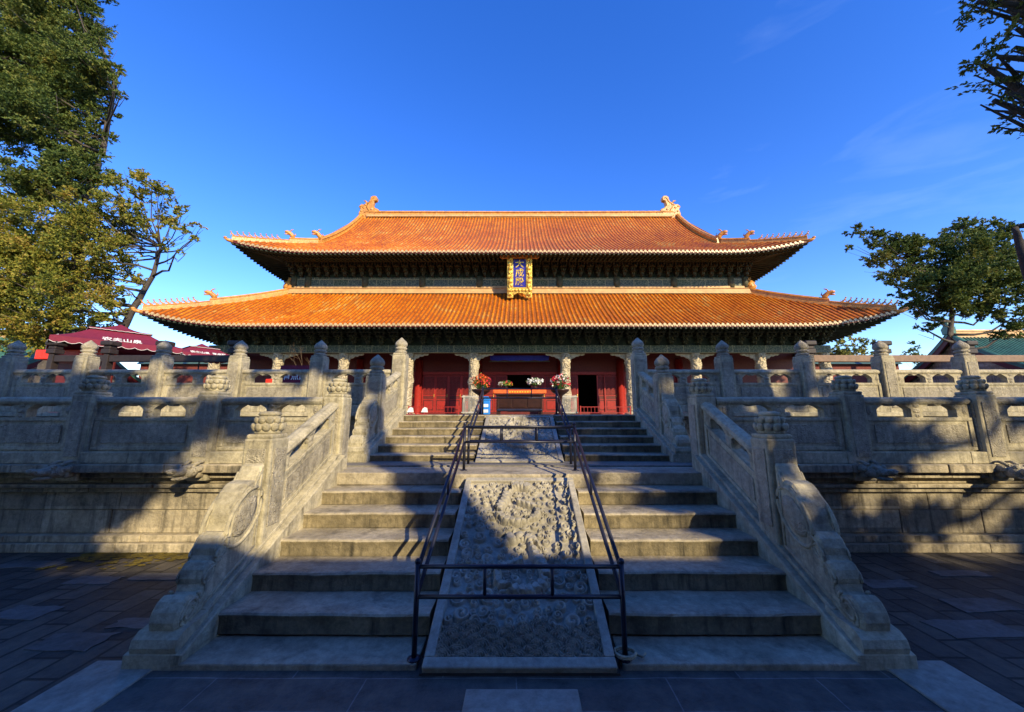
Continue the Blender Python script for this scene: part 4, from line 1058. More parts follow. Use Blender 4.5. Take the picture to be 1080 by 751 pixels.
def door_leaf(w, h):
    b = MB(); e = 0.11; fr = MS['red']
    b.box(0, w, 0, 0.07, 0, e, fr); b.box(0, w, 0, 0.07, h-e, h, fr); b.box(0, e, 0, 0.07, e, h-e, fr); b.box(w-e, w, 0, 0.07, e, h-e, fr)
    b.box(e, w-e, 0.02, 0.05, e, h*0.32, MS['dkred']); b.box(e+0.08, w-e-0.08, 0.005, 0.03, e+0.10, h*0.32-0.08, fr, bev=0.012)
    b.box(e, w-e, 0.0, 0.07, h*0.32, h*0.32+0.07, fr); b.box(e, w-e, 0.0, 0.07, h*0.43, h*0.43+0.07, fr); b.box(e, w-e, 0.02, 0.05, h*0.32+0.07, h*0.43, MS['dkred'])
    b.box(e, w-e, 0.045, 0.055, h*0.43+0.07, h-e, MS['dkred'])
    k = 8
    for i in range(1, k): x = e+(w-2*e)*i/k; b.box(x-0.012, x+0.012, 0.01, 0.04, h*0.43+0.07, h-e, fr)
    for i in range(1, 14): z = h*0.43+0.07+(h*0.57-e-0.07)*i/14; b.box(e, w-e, 0.012, 0.036, z-0.012, z+0.012, fr)
    b.box(w-e+0.02, w-e+0.06, -0.02, 0.0, h*0.40, h*0.48, MS['gold'])
    return b.mesh('door')
LEAF = door_leaf(1.09, 3.05)
for (x0, w, skip) in ((-8.19, 1.0975, ()), (3.83, 1.0975, (1,)), (-13.19, 1.0975, ()), (8.81, 1.0975, ()), (-3.19, 1.06, (2, 3))):
    n = 4 if x0 != -3.19 else 6
    for k in range(n):
        if k in skip:
            continue
        o = link(LEAF, 'door', HALL, (x0+w*k+(0.50 if x0 == 3.83 and k == 2 else 0), DY+(0.13 if x0 == 3.83 and k == 2 else 0.05), ZF+0.22))
for s in (-1, 1): o = link(LEAF, 'door', HALL, (s*1.05, DY+0.1, ZF+0.22)); o.rotation_euler.z = R(90)
# blue painted valance hanging under the centre beam
b = MB(); b.prism([(-2.35,0),(2.35,0),(2.30,-0.36),(1.7,-0.42),(1.2,-0.36),(0.6,-0.42),(0,-0.36),(-0.6,-0.42),(-1.2,-0.36),(-1.7,-0.42),(-2.30,-0.36)], 'y', -0.03, 0.03, MS['blue'])
b.box(-2.4, 2.4, -0.04, 0.04, -0.50, -0.44, MS['brk_gold']); b.build('blue_valance', HALL, (0, -FY+0.9, EYE+4.60))

# ------------------------------------------------------------------ name board hung under the upper eave
def text_mesh(s, size, mat, extrude=0.012, bold=0.0):
    cu = bpy.data.curves.new('lettering', 'FONT'); cu.body = s; cu.size = size; cu.extrude = extrude; cu.align_x = 'CENTER'; cu.align_y = 'CENTER'; cu.offset = bold
    cu.space_line = 0.9
    o = bpy.data.objects.new('lettering', cu); COL.objects.link(o); dg = bpy.context.evaluated_depsgraph_get()
    me = bpy.data.meshes.new_from_object(o.evaluated_get(dg)); bpy.data.objects.remove(o); me.materials.clear(); me.materials.append(mat); return me
SIGN = thing('name_board', 'blue board with three gold characters in a gilded dragon frame under the upper eave', 'sign', (0.0, 29.75, EYE+9.45)); SIGN.scale = (1.12, 1.0, 1.08)
SIGN.rotation_euler.x = R(-11) if False else R(11)
b = MB(); b.box(-0.46, 0.46, -0.02, 0.08, 0.85, 2.95, MS['blue']); b.build('panel', SIGN)
for k, chh in enumerate('大成殿'):
    me = text_mesh(chh, 0.66, MS['gold'], 0.012, 0.010); o = link(me, 'lettering', SIGN, (0, -0.035, 2.58-0.68*k)); o.rotation_euler.x = R(90)
b = MB()
for s in (-1, 1):
    xa, xb = sorted((s*0.47, s*0.92)); b.box(xa, xb, -0.10, 0.10, 0.0, 3.05, MS['gold'], bev=0.05)
    for k in range(9): b.blob((s*(0.70+0.07*math.sin(k*2)), -0.13, 0.3+k*0.33), (0.17,0.07,0.16), MS['gold'], 2, noise=0.12, seed=k)
    b.tube([(s*0.7+0.10*math.sin(k*0.9), -0.18, 0.2+k*0.16) for k in range(18)], 0.045, MS['gold'], 6)
b.prism([(-0.92,0.82),(0.92,0.82),(0.92,0.42),(0.55,0.38),(0.42,0.22),(0.2,0.36),(-0.2,0.36),(-0.42,0.22),(-0.55,0.38),(-0.92,0.42)], 'y', -0.12, 0.08, MS['gold'], bev=0.03)
for k in range(-3, 4): b.blob((k*0.25,-0.15,0.60), (0.12,0.06,0.11), MS['gold'], 2, noise=0.15, seed=k+5)
b.build('frame', SIGN)
MS['signtop'] = plain('gilded_red_board', (0.50,0.26,0.07), 0.4, 0.4, metal=0.3, bump=0.7, bscale=14, vscale=8)
b = MB(); b.prism([(-1.45,3.10),(-1.30,2.98),(-0.9,3.02),(0.9,3.02),(1.30,2.98),(1.45,3.10),(1.42,3.42),(0.8,3.46),(0,3.55),(-0.8,3.46),(-1.42,3.42)], 'y', -0.16, 0.10, MS['signtop'], bev=0.03)
for k in range(-4, 5): b.blob((k*0.3,-0.19,3.24), (0.14,0.05,0.11), MS['gold'] if k % 2 else MS['signtop'], 2, noise=0.15, seed=k+9)
b.build('top_board', SIGN)
# ------------------------------------------------------------------ things on the deck
ZD = 1.987
MS['orange'] = plain('orange_cloth', (0.75,0.12,0.02), 0.7, 0.25)
MS['yellow'] = plain('yellow_cloth', (0.80,0.52,0.03), 0.7, 0.2)
MS['lacq'] = plain('dark_lacquer_wood', (0.030,0.010,0.006), 0.35, 0.3)
MS['maroon'] = plain('maroon_canvas', (0.17,0.012,0.035), 0.8, 0.15, bump=0.15, bscale=5)
MS['stallred'] = plain('bright_red_panel', (0.70,0.035,0.012), 0.5, 0.12)
MS['binblue'] = plain('blue_plastic', (0.02,0.20,0.62), 0.4, 0.1)
MS['leafy'] = plain('flower_leaves', (0.07,0.16,0.03), 0.6, 0.4)
MS['petal_o'] = plain('orange_petals', (0.85,0.13,0.02), 0.6, 0.35, vscale=20)
MS['petal_r'] = plain('crimson_petals', (0.62,0.02,0.05), 0.6, 0.4, vscale=20)
MS['petal_w'] = plain('white_petals', (0.80,0.78,0.70), 0.6, 0.1)
MS['brownwood'] = plain('brown_rack_wood', (0.20,0.12,0.07), 0.6, 0.25)
MS['blackwood'] = plain('black_rack_post', (0.028,0.020,0.018), 0.6, 0.3)

AT = thing('altar_table', 'dark offering table with orange cloth top in front of the open doorway', 'table', (0.0, 19.0, ZD))
b = MB()
b.box(-1.22, 1.22, 0, 1.0, 0.95, 1.05, MS['lacq'], bev=0.02); b.box(-1.12, 1.12, 0.08, 0.92, 0.30, 0.95, MS['lacq'], bev=0.02)
for k in (-0.74, 0.0, 0.74): b.box(k-0.33, k+0.33, 0.055, 0.08, 0.36, 0.88, MS['lacq'], bev=0.01)
b.build('cabinet', AT)
for x in (-1.1, 1.1):
    for y in (0.1, 0.88): b = MB(); b.box(x-0.06, x+0.06, y-0.06, y+0.06, 0, 0.95, MS['lacq'], bev=0.015); b.build('leg', AT)
b = MB(); b.box(-1.36, 1.36, 0.1, 0.95, 1.052, 1.28, MS['orange'], bev=0.03); b.box(-1.30, 1.30, 0.07, 0.10, 1.06, 1.22, MS['orange'], bev=0.01)
for k in range(9): b.blob((-0.5+k*0.13, 0.062, 1.13), (0.05,0.01,0.04), MS['yellow'], 1)
b.build('cloth_top', AT)
KB = thing('kneeling_bench', 'low dark padded kneeling bench before the offering table', 'bench', (0.0, 17.6, ZD))
b = MB(); b.box(-1.05, 1.05, 0, 0.5, 0.14, 0.27, MS['steel'], bev=0.05); b.build('cushion', KB)
for x in (-0.95, 0.95): b = MB(); b.box(x-0.05, x+0.05, 0.05, 0.45, 0, 0.14, MS['lacq'], bev=0.01); b.build('leg', KB)

def flowers(b, c, R_, H_, n, mats, seed, leaf=0.5):
    q = random.Random(seed)
    for k in range(n):
        a = q.uniform(0, 6.283); r = R_*math.sqrt(q.random()); h = H_*(0.35+0.65*q.random())*(1-0.35*r/R_)
        p = Vector((c[0]+r*math.cos(a), c[1]+r*math.sin(a), c[2]+h)); m = MS['leafy'] if q.random() < leaf else MS[q.choice(mats)]
        s = q.uniform(0.035, 0.065)
        for j in range(5):
            u = Vector((q.uniform(-1,1), q.uniform(-1,1), q.uniform(-1,1))).normalized(); v = u.cross(Vector((q.uniform(-1,1),q.uniform(-1,1),1))).normalized()
            b.add([tuple(p), tuple(p+u*s*1.3+v*s*0.6), tuple(p+u*s*2.1), tuple(p+u*s*1.3-v*s*0.6)], [(0,1,2,3)], m)
        b.tube([(c[0]+r*0.2*math.cos(a), c[1]+r*0.2*math.sin(a), c[2]), tuple(p)], 0.006, MS['leafy'], 4, caps=False)
for x, mats, lab, seed in ((-1.95, ['petal_o','petal_o','petal_r'], 'tall stand of orange flowers left of the offering table', 1), (2.05, ['petal_r','petal_r','petal_w'], 'tall stand of crimson flowers right of the offering table', 2)):
    F = thing('flower_stand', lab, 'flower stand', (x, 19.1, ZD), 0, 'flower stands')
    b = MB(); b.lathe([(0.34,0),(0.30,0.05),(0.10,0.10),(0.08,0.5),(0.12,0.95),(0.30,1.05),(0.46,1.18),(0.48,1.26),(0.40,1.24)], MS['lacq'], (0,0,0), 16); b.build('stand', F)
    b = MB(); flowers(b, (0,0,1.22), 0.50, 0.92, 130, mats, seed, 0.28); b.build('flowers', F)
for x, mats, lab, seed in ((-0.72, ['petal_r','yellow','petal_w'], 'small mixed bouquet at the left of the offering table', 3), (0.78, ['petal_w'], 'bouquet of white flowers at the right of the offering table', 4)):
    F = thing('flower_vase', lab, 'flower vase', (x, 18.98+0.25, ZD+1.285), 0, 'vases on the offering table')
    b = MB(); b.lathe([(0.09,0),(0.13,0.08),(0.09,0.18),(0.11,0.22)], MS['lacq'], (0,0,0), 14); b.build('vase', F)
    b = MB(); flowers(b, (0,0,0.16), 0.42 if x > 0 else 0.34, 0.42 if x > 0 else 0.24, 90, mats, seed, 0.45 if x > 0 else 0.5); b.build('flowers', F)
BN = thing('donation_box', 'bright blue upright box beside the left flower stand', 'box', (-1.62, 18.3, ZD))
b = MB(); b.box(-0.2, 0.2, -0.18, 0.18, 0, 0.68, MS['binblue'], bev=0.03); b.build('body', BN)
b = MB(); b.prism([(-0.24,0.685),(0.24,0.685),(0.12,0.86),(-0.12,0.86)], 'y', -0.2, 0.2, MS['binblue'], bev=0.02); b.build('lid', BN)
b = MB(); b.box(-0.10, 0.12, -0.195, -0.182, 0.10, 0.24, MS['white']); b.box(-0.12, 0.12, -0.195, -0.182, 0.36, 0.50, MS['petal_w']); b.build('label', BN)
# guards round the two centre columns
for sx, lab in ((-1, 'white slatted guard fence round the column left of the centre door'), (1, 'white slatted guard fence round the column right of the centre door')):
    G = thing('column_guard', lab, 'guard fence', (3.5*sx, HY-FY, ZD), 0, 'guard fences round the centre columns')
    b = MB()
    for k in range(17):
        u = -0.72+1.44*k/16
        for (x, y) in ((u,-0.72),(u,0.72),(-0.72,u),(0.72,u)): b.box(x-0.016, x+0.016, y-0.016, y+0.016, 0.05, 1.42, MS['guard'])
    b.build('slats', G)
    b = MB()
    for z in (0.12, 1.25):
        for s in (-1, 1): b.box(-0.76, 0.76, s*0.75-0.02, s*0.75+0.02, z, z+0.07, MS['guard']); b.box(s*0.75-0.021, s*0.75+0.021, -0.72, 0.72, z+0.001, z+0.069, MS['guard'])
    b.build('frame', G)
# low red barriers along the porch
for i, (xa, xb) in enumerate(((-8.0,-4.4),(4.4,8.0))):
    G = thing('low_barrier', 'low red railing before the %s doors' % ('left closed' if i == 0 else 'right half-open'), 'railing', ((xa+xb)/2, 27.4, ZD), 0, 'low red railings on the porch')
    L = xb-xa; b = MB()
    for z in (0.10, 0.52): b.box(-L/2, L/2, -0.02, 0.02, z, z+0.045, MS['red'])
    b.build('rails', G); b = MB()
    b.box(-0.012, 0.012, -0.015, 0.015, 0.146, 0.519, MS['red']); bm_ = b.mesh('bar')
    for k in range(15): link(bm_, 'bar', G, (-L/2+L*k/14, 0, 0))
    for x in (-L/2, L/2): b = MB(); b.box(x-0.04, x+0.04, -0.04, 0.04, 0, 0.62, MS['red'], bev=0.01); b.build('post', G)
for x, lab in ((-7.75, 'small white notice on a red foot, leftmost by the left doors'), (-6.75, 'small white notice on a red foot, the second from the left by the left doors')):
    G = thing('notice_stand', lab, 'notice', (x, 26.9, ZD), 0, 'small white notices on the porch floor')
    b = MB(); b.prism([(-0.22,0.16),(0.26,0.16),(0.20,0.46),(0.02,0.52),(-0.12,0.42)], 'y', -0.03, 0.0, MS['white'], bev=0.008); b.build('board', G)
    b = MB(); b.box(-0.24, 0.24, -0.12, 0.12, 0, 0.05, MS['red']); b.box(-0.03, 0.03, 0.0, 0.04, 0.05, 0.4, MS['red']); b.build('foot', G)
# brown prayer-board racks behind the upper balustrade
def rack(xs, y, labs, wood='brownwood'):
    for (a, c), lab in zip(zip(xs, xs[1:]), labs):
        G = thing('timber_rack', lab, 'rack', ((a+c)/2, y, ZD), 0, 'timber racks behind the upper balustrade'); L = abs(c-a)-0.22
        b = MB(); b.box(-L/2, L/2, -0.10, 0.10, 2.18, 2.46, MS[wood], bev=0.02); b.build('top_rail', G)
        b = MB(); b.box(-L/2, L/2, -0.05, 0.05, 0.7, 0.8, MS['brownwood'], bev=0.01); b.build('lower_rail', G)
        for s in ((-1,) if a != xs[-2] else (-1, 1)):
            b = MB(); x = s*(L/2+0.11)
            b.box(x-0.105, x+0.105, -0.13, 0.13, 0, 2.5, MS['blackwood'], bev=0.015); b.box(x-0.19, x+0.19, -0.19, 0.19, 2.52, 2.72, MS['blackwood'], bev=0.03)
            b.box(x-0.15, x+0.15, -0.15, 0.15, 2.72, 2.86, MS['blackwood'], bev=0.03); b.box(x-0.24, x+0.24, -0.23, 0.23, 2.86, 3.06, MS['blackwood'], bev=0.05); b.build('post', G)
rack([12.2, 15.35, 18.95, 22.4][::1], 15.6, ['brown timber rack nearest the hall on the right', 'brown timber rack between the two dark posts on the right', 'brown timber rack at the far right edge'])
rack([-19.6, -17.3, -15.0, -12.0], 15.6, ['timber rack at the far left edge below the maroon canopy', 'timber rack in front of the maroon canopy stall', 'timber rack on the left nearest the hall'], 'blackwood')

# maroon market umbrellas
def umbrella(loc, rz, s, label, h=3.0, texts=('农夫山泉  有点甜',), cap=True):
    U = thing('market_umbrella', label, 'umbrella', loc, rz, 'maroon double-tier umbrellas')
    b = MB(); a = 2.15*s
    def tier(a0, z0, a1, z1, val, n=10):
        # four cloth panels, slightly sagging, with scalloped valance
        for k in range(4):
            T = Matrix.Rotation(k*math.pi/2, 4, 'Z'); vs = []; fs = []; J = 5
            for j in range(J+1):
                t = j/J; aa = a0+(a1-a0)*t; zz = z0+(z1-z0)*t-0.10*s*math.sin(math.pi*t)
                for i in range(n+1): u = -1+2*i/n; vs.append((u*aa, -aa, zz-0.05*s*(1-u*u)*(1-t)*0.0))
            for j in range(J):
                for i in range(n): fs.append((j*(n+1)+i, j*(n+1)+i+1, (j+1)*(n+1)+i+1, (j+1)*(n+1)+i))
            b.add(vs, fs, MS['maroon'], False, T)
            if val:
                m = n*4; vs = []; fs = []
                for i in range(m+1):
                    u = -1+2*i/m; vs.append((u*a0, -a0, z0)); vs.append((u*a0, -a0-0.02, z0-val*(0.72+0.28*abs(math.sin(i*math.pi/4)))))
                for i in range(m): fs.append((2*i, 2*i+2, 2*i+3, 2*i+1))
                b.add(vs, fs, MS['maroon'], False, T)
                b.tube([tuple(T @ Vector((-a0+2*a0*i/m, -a0-0.025, z0-val*(0.72+0.28*abs(math.sin(i*math.pi/4)))))) for i in range(m+1)], 0.012, MS['white'], 4, caps=False)
    tier(a, h, a*0.40, h+0.75*s, 0.30*s); tier(a*0.50, h+0.72*s, 0.03, h+1.15*s, 0.06*s)
    b.build('canopy', U)
    b = MB(); b.tube([(0,0,0),(0,0,h+1.15*s)], 0.035, MS['steel'], 8); b.build('pole', U)
    b = MB()
    for k in range(8):
        t = k*math.pi/4; r = a*(1.41 if k % 2 else 1.0)*0.98
        b.tube([(0,0,h+1.0*s),(r*0.5*math.cos(t+math.pi/2*0), r*0.5*math.sin(t), h+0.48*s),(r*math.cos(t), r*math.sin(t), h-0.02)], 0.015, MS['steel'], 5)
    b.build('ribs', U)
    for k, tx in enumerate(texts):
        if not tx: continue
        me = text_mesh(tx, 0.33*s, MS['white'], 0.004, 0.006); o = link(me, 'lettering', U); sl = math.atan2(0.75*s, a*0.6)
        ang = k*math.pi/2
        # printed low on the sloping cloth
        yy = -a*0.955; zz = h+0.09*s
        o.location = Matrix.Rotation(ang, 3, 'Z') @ Vector((0, yy, zz)); o.rotation_euler = (R(38), 0, ang)
    return U
umbrella((-19.9, 18.2, ZD), R(-38), 0.98, 'large maroon double-tier umbrella with white characters, nearest the big tree', h=3.28, texts=('农夫山泉   有点甜', '农夫山泉'))
umbrella((-19.5, 22.6, ZD), R(-34), 0.68, 'smaller maroon double-tier umbrella beside the hall eave', h=3.5, texts=('', '农夫山泉  有点甜'))
# red drink counters and boards under them
for (x, y, w, h, lab) in ((-21.6, 17.6, 2.1, 3.0, 'wide bright red sales counter under the large umbrella'), (-19.6, 17.3, 0.95, 3.0, 'narrow bright red sales booth under the large umbrella'),(-12.9,20.5,1.6,1.9,'dark red counter beside the hall corner')):
    G = thing('sales_counter', lab, 'counter', (x, y, ZD), 0, 'red sales counters')
    b = MB(); b.box(-w/2, w/2, -0.3, 0.3, 0.0, 1.0, MS['stallred'], bev=0.03); b.build('counter', G)
    b = MB(); b.box(-w/2, w/2, 0.22, 0.30, 1.003, h-0.45, MS['dkred'], bev=0.01); b.build('back_board', G)
    b = MB(); b.box(-w/2, w/2, -0.32, 0.3, h-0.447, h, MS['stallred'], bev=0.03); b.build('header', G)
G = thing('banner_board', 'maroon banner board with white lettering seen through the pierced balustrade', 'banner', (-8.05, 13.4, ZD))
b = MB(); b.box(-0.55, 0.55, 0, 0.04, 0.95, 1.75, MS['maroon']); b.build('board', G)
me = text_mesh('有点甜', 0.30, MS['white'], 0.004, 0.004); o = link(me, 'lettering', G, (0, -0.012, 1.35)); o.rotation_euler.x = R(90)
b = MB()
for x in (-0.5, 0.5): b.box(x-0.02, x+0.02, 0.005, 0.035, 0, 0.95, MS['steel'])
b.build('legs', G)
G = thing('yellow_crate', 'bright yellow crate standing open behind the left balustrade', 'crate', (-6.75, 13.4, ZD))
b = MB(); b.box(-0.35, 0.35, -0.25, 0.25, 1.02, 1.32, MS['yellow'], bev=0.03, T=Matrix.Rotation(0.12, 4, 'Y')); b.build('box', G)
b = MB(); b.box(-0.45, 0.45, -0.3, 0.3, 0.85, 0.93, MS['lacq'], bev=0.01)
for x in (-0.4, 0.4):
    for y in (-0.25, 0.25): b.box(x-0.03, x+0.03, y-0.03, y+0.03, 0, 0.85, MS['lacq'])
b.build('stand', G)
# ------------------------------------------------------------------ trees
def leaf_mat(name, stops, transl=0.25, rough=0.6):
    m, n, b = newmat(name); g = N(n, 'NewGeometry')
    n1 = N(n, 'TexNoise', Scale=0.55, Detail=3); n.links.new(g.outputs['Position'], n1.inputs['Vector'])
    wn = N(n, 'TexWhiteNoise'); vm = N(n, 'VectorMath', operation='SNAP'); vm.inputs[1].default_value = (0.11,)*3
    n.links.new(g.outputs['Position'], vm.inputs[0]); n.links.new(vm.outputs[0], wn.inputs['Vector'])
    ma = N(n, 'Math', operation='MULTIPLY_ADD'); ma.inputs[1].default_value = 0.35; n.links.new(wn.outputs['Value'], ma.inputs[0])
    mb = N(n, 'Math', operation='MULTIPLY'); mb.inputs[1].default_value = 0.85; n.links.new(n1.outputs['Fac'], mb.inputs[0]); n.links.new(mb.outputs[0], ma.inputs[2])
    r = ramp(n, stops); n.links.new(ma.outputs[0], r.inputs['Fac']); n.links.new(r.outputs[0], b.inputs['Base Color'])
    b.inputs['Roughness'].default_value = rough; b.inputs['Specular IOR Level'].default_value = 0.25
    tr = N(n, 'BsdfTranslucent'); n.links.new(r.outputs[0], tr.inputs['Color']); mx_ = N(n, 'MixShader'); mx_.inputs[0].default_value = transl
    n.links.new(b.outputs[0], mx_.inputs[1]); n.links.new(tr.outputs[0], mx_.inputs[2]); n.links.new(mx_.outputs[0], n.nodes['Material Output'].inputs['Surface'])
    return m
MS['cyp'] = leaf_mat('cypress_foliage', [(0.30,(0.045,0.070,0.016)),(0.50,(0.14,0.17,0.025)),(0.66,(0.30,0.28,0.04)),(0.88,(0.40,0.24,0.06))])
MS['cyp_g'] = leaf_mat('green_cypress_foliage', [(0.30,(0.028,0.055,0.016)),(0.55,(0.080,0.125,0.026)),(0.75,(0.18,0.20,0.04)),(0.95,(0.26,0.20,0.05))])
MS['cyp_far'] = leaf_mat('pale_yellow_foliage', [(0.30,(0.10,0.13,0.03)),(0.6,(0.22,0.24,0.05)),(0.85,(0.34,0.26,0.06))])
MS['bark'] = stone('tree_bark', (0.13,0.085,0.05), (0.24,0.16,0.10), dark=(0.03,0.02,0.015), stain=0.5, bump=1.0, bscale=9)
MS['bark2'] = stone('dark_tree_bark', (0.055,0.045,0.038), (0.12,0.10,0.085), dark=(0.02,0.016,0.014), stain=0.5, bump=1.0, bscale=9)

MS['bark3'] = stone('blackened_bark', (0.022,0.018,0.016), (0.055,0.043,0.035), dark=(0.01,0.009,0.008), stain=0.5, bump=1.0, bscale=9)
def leaf_cloud(blobs, seed, per, size, mat, name='crown', sub=9, flat=0.7):
    """blobs: (x,y,z,r). Leaves sit in ragged sub-clumps through the volume"""
    rs = np.random.RandomState(seed); V = []; U = []
    for (bx, by, bz, br) in blobs:
        k = max(3, int(sub*(br/1.2)**1.3))
        for _ in range(k):
            d = rs.normal(size=3); d /= np.linalg.norm(d); rr = br*rs.uniform(0.35, 1.0)
            c = np.array([bx, by, bz])+d*rr*np.array([1,1,0.8]); cr = br*rs.uniform(0.15, 0.34)
            n = int(per*(cr/0.4)**1.7)+12
            m = max(5, n//16); o_ = d*0.75+np.array([0, 0, 0.35])
            D = rs.normal(size=(m, 3))*0.75+o_; D /= np.linalg.norm(D, axis=1)[:, None]; D[:, 2] *= flat
            S = c+rs.normal(size=(m, 3))*cr*0.38; k2 = rs.randint(0, m, n); t = rs.rand(n, 1)**0.8
            p = S[k2]+D[k2]*t*cr*1.35+rs.normal(size=(n, 3))*cr*0.075*(1.25-t)
            V.append(p); U.append(D[k2]+rs.normal(size=(n, 3))*0.55)
    P = np.concatenate(V); n = len(P)
    u = np.concatenate(U); u /= np.linalg.norm(u, axis=1)[:, None]
    w = rs.normal(size=(n, 3)); w -= (w*u).sum(1)[:, None]*u; w /= np.linalg.norm(w, axis=1)[:, None]
    s = size*rs.uniform(0.6, 1.5, size=(n, 1))
    q = np.stack([P-u*s*0.2, P+u*s*0.5+w*s*0.34, P+u*s*1.25, P+u*s*0.45-w*s*0.34], 1).reshape(-1, 3)
    me = bpy.data.meshes.new(name); me.vertices.add(4*n); me.vertices.foreach_set('co', q.ravel())
    me.loops.add(4*n); me.loops.foreach_set('vertex_index', np.arange(4*n)); me.polygons.add(n); me.polygons.foreach_set('loop_start', np.arange(0, 4*n, 4)); me.polygons.foreach_set('loop_total', np.full(n, 4))
    me.materials.append(mat); me.update(); me.validate(); return me

def tree(name, label, base, trunk, blobs, seed, mat, bark, per=60, size=0.13, sub=9, r0=0.45, twigs=3, group=None, cat='tree'):
    """trunk: list of world points; blobs in world coordinates; everything is stored relative to base"""
    T = thing(name, label, cat, base, 0, group); B = Vector(base); q = random.Random(seed)
    tp = [Vector(p)-B for p in trunk]; nT = len(tp)
    b = MB(); rad = [r0*(1-0.75*i/(nT-1)) for i in range(nT)]; rad[0] *= 1.35
    fine = []; fr = []
    for i in range(nT-1):
        for k in range(5):
            t = k/5; p = tp[i].lerp(tp[i+1], t); fine.append(p+Vector((q.uniform(-1,1),q.uniform(-1,1),0))*rad[i]*0.10); fr.append(rad[i]+(rad[i+1]-rad[i])*t)
    fine.append(tp[-1]); fr.append(rad[-1]); b.tube(fine, fr, bark, 10); b.build('trunk', T)
    b = MB()
    for (x, y, z, r) in blobs:
        e = Vector((x, y, z))-B
        cand = [(i, p) for i, p in enumerate(fine) if p.z < e.z+0.4*r] or [(0, fine[0])]
        i, p = min(cand, key=lambda c: (c[1]-e).length+0.5*max(0, c[1].z-(e.z-1.0)))
        m = p.lerp(e, 0.5)+Vector((q.uniform(-.3,.3), q.uniform(-.3,.3), -0.12*(e-p).length)); L = (e-p).length
        rb = min(fr[i]*0.6, 0.035+0.022*L)
        b.tube([p, p.lerp(m, 0.6)+Vector((0,0,q.uniform(-.2,.2))), m, m.lerp(e, 0.6)+Vector((q.uniform(-.2,.2),0,q.uniform(-.1,.2))), e], [rb, rb*0.85, rb*0.65, rb*0.45, rb*0.2], bark, 6)
        for _ in range(twigs):
            d = Vector((q.gauss(0,1), q.gauss(0,1), q.gauss(0,0.7))).normalized()*r*q.uniform(0.8, 1.25)
            s = m.lerp(e, q.uniform(0.3, 0.9)); b.tube([s, s+d*0.5+Vector((0,0,-0.1)), e+d], [rb*0.35, rb*0.22, 0.008], bark, 5)
    b.build('branches', T)
    me = leaf_cloud([(x-B.x, y-B.y, z-B.z, r) for x, y, z, r in blobs], seed, per, size, mat, sub=sub); link(me, 'crown', T)
    return T
def at(px, py, d):
    """photo position on the plane y = d -> world point (used once, to read sizes off the photo)"""
    c, s = math.cos(R(10)), math.sin(R(10)); u = (px-548)/395; v = (367.4-py)/395
    k = d/(c-v*s); return (u*k, d, 2.0+k*(s+v*c))
def blobs_at(lst, d, scale_r, seed, dy=1.5):
    q = random.Random(seed); out = []
    for px, py, r in lst:
        dd = d+q.uniform(-dy, dy); x, y, z = at(px, py, dd); k = dd/395*1.05; out.append((x, y, z, r*k*scale_r))
    return out
L1 = [(20,185,22),(50,195,22),(75,190,18),(95,175,16),(35,200,20),(120,85,8),(128,100,6),(30,45,30),(70,55,26),(45,90,28),(70,130,26),(95,85,24),(20,90,30),(60,170,22),(112,100,14),(125,72,9),(100,140,18),(15,15,34),(50,30,36),(82,18,24),(105,42,18),(92,62,22),(60,75,34),(22,70,34),(8,110,30),(40,118,30),(78,100,28),(112,66,14),(100,118,16),(62,145,28),(92,160,16),(30,150,22),(75,175,20),(118,95,10),(50,-10,40),(90,-20,30),(10,-30,40),(-30,40,45),(-30,110,45),(60,-60,50),(0,-90,60)]
L2 = [(203,252,6),(188,262,8),(176,256,10),(212,240,5),(192,222,8),(160,190,10),(175,200,9),(60,190,24),(95,195,22),(90,240,24),(80,270,26),(45,270,26),(95,320,22),(70,315,26),(30,300,26),(110,240,22),(130,240,20),(125,280,20),(170,222,16),(178,244,12),(150,205,14),(40,350,26),(10,345,26),(100,345,14),(110,195,18),(140,192,20),(165,205,17),(185,232,14),(198,246,10),(150,225,20),(120,225,26),(85,215,22),(55,205,22),(30,225,32),(70,245,32),(105,262,30),(140,262,14),(20,270,34),(60,290,34),(98,300,26),(130,300,16),(15,315,34),(50,335,30),(85,345,24),(118,330,16),(112,312,18),(35,255,30),(5,220,25),(-25,260,40),(-25,320,40),(160,248,10)]
base = (at(62,437,19.5)[0], 19.5, 0.0)
tree('cypress_tree', 'tall dark cypress at the left edge rising out of the top of the photo', (-34.6,27.3,0), [(-34.6,27.3,0),(-34.6,27.3,7),(-34.1,27.4,13),(-34.6,27.2,18),(-34.0,27.3,23),(-34.2,27.3,30)],
     blobs_at(L1, 26.0, 1.0, 3, 1.8), 31, MS['cyp_g'], MS['bark2'], per=300, size=0.115, sub=11.5, r0=0.50, group='old cypresses')
tree('cypress_tree', 'lower spreading cypress with yellowing foliage behind the maroon umbrella', (-31.2,27.6,0), [(-31.2,27.6,0),(-30.9,27.6,5.5),(-29.6,27.6,9.5),(-28.4,27.6,12.5),(-28.2,27.6,15)],
     blobs_at(L2, 26.5, 1.0, 4, 1.6), 32, MS['cyp'], MS['bark2'], per=300, size=0.11, sub=7.5, r0=0.36, group='old cypresses')
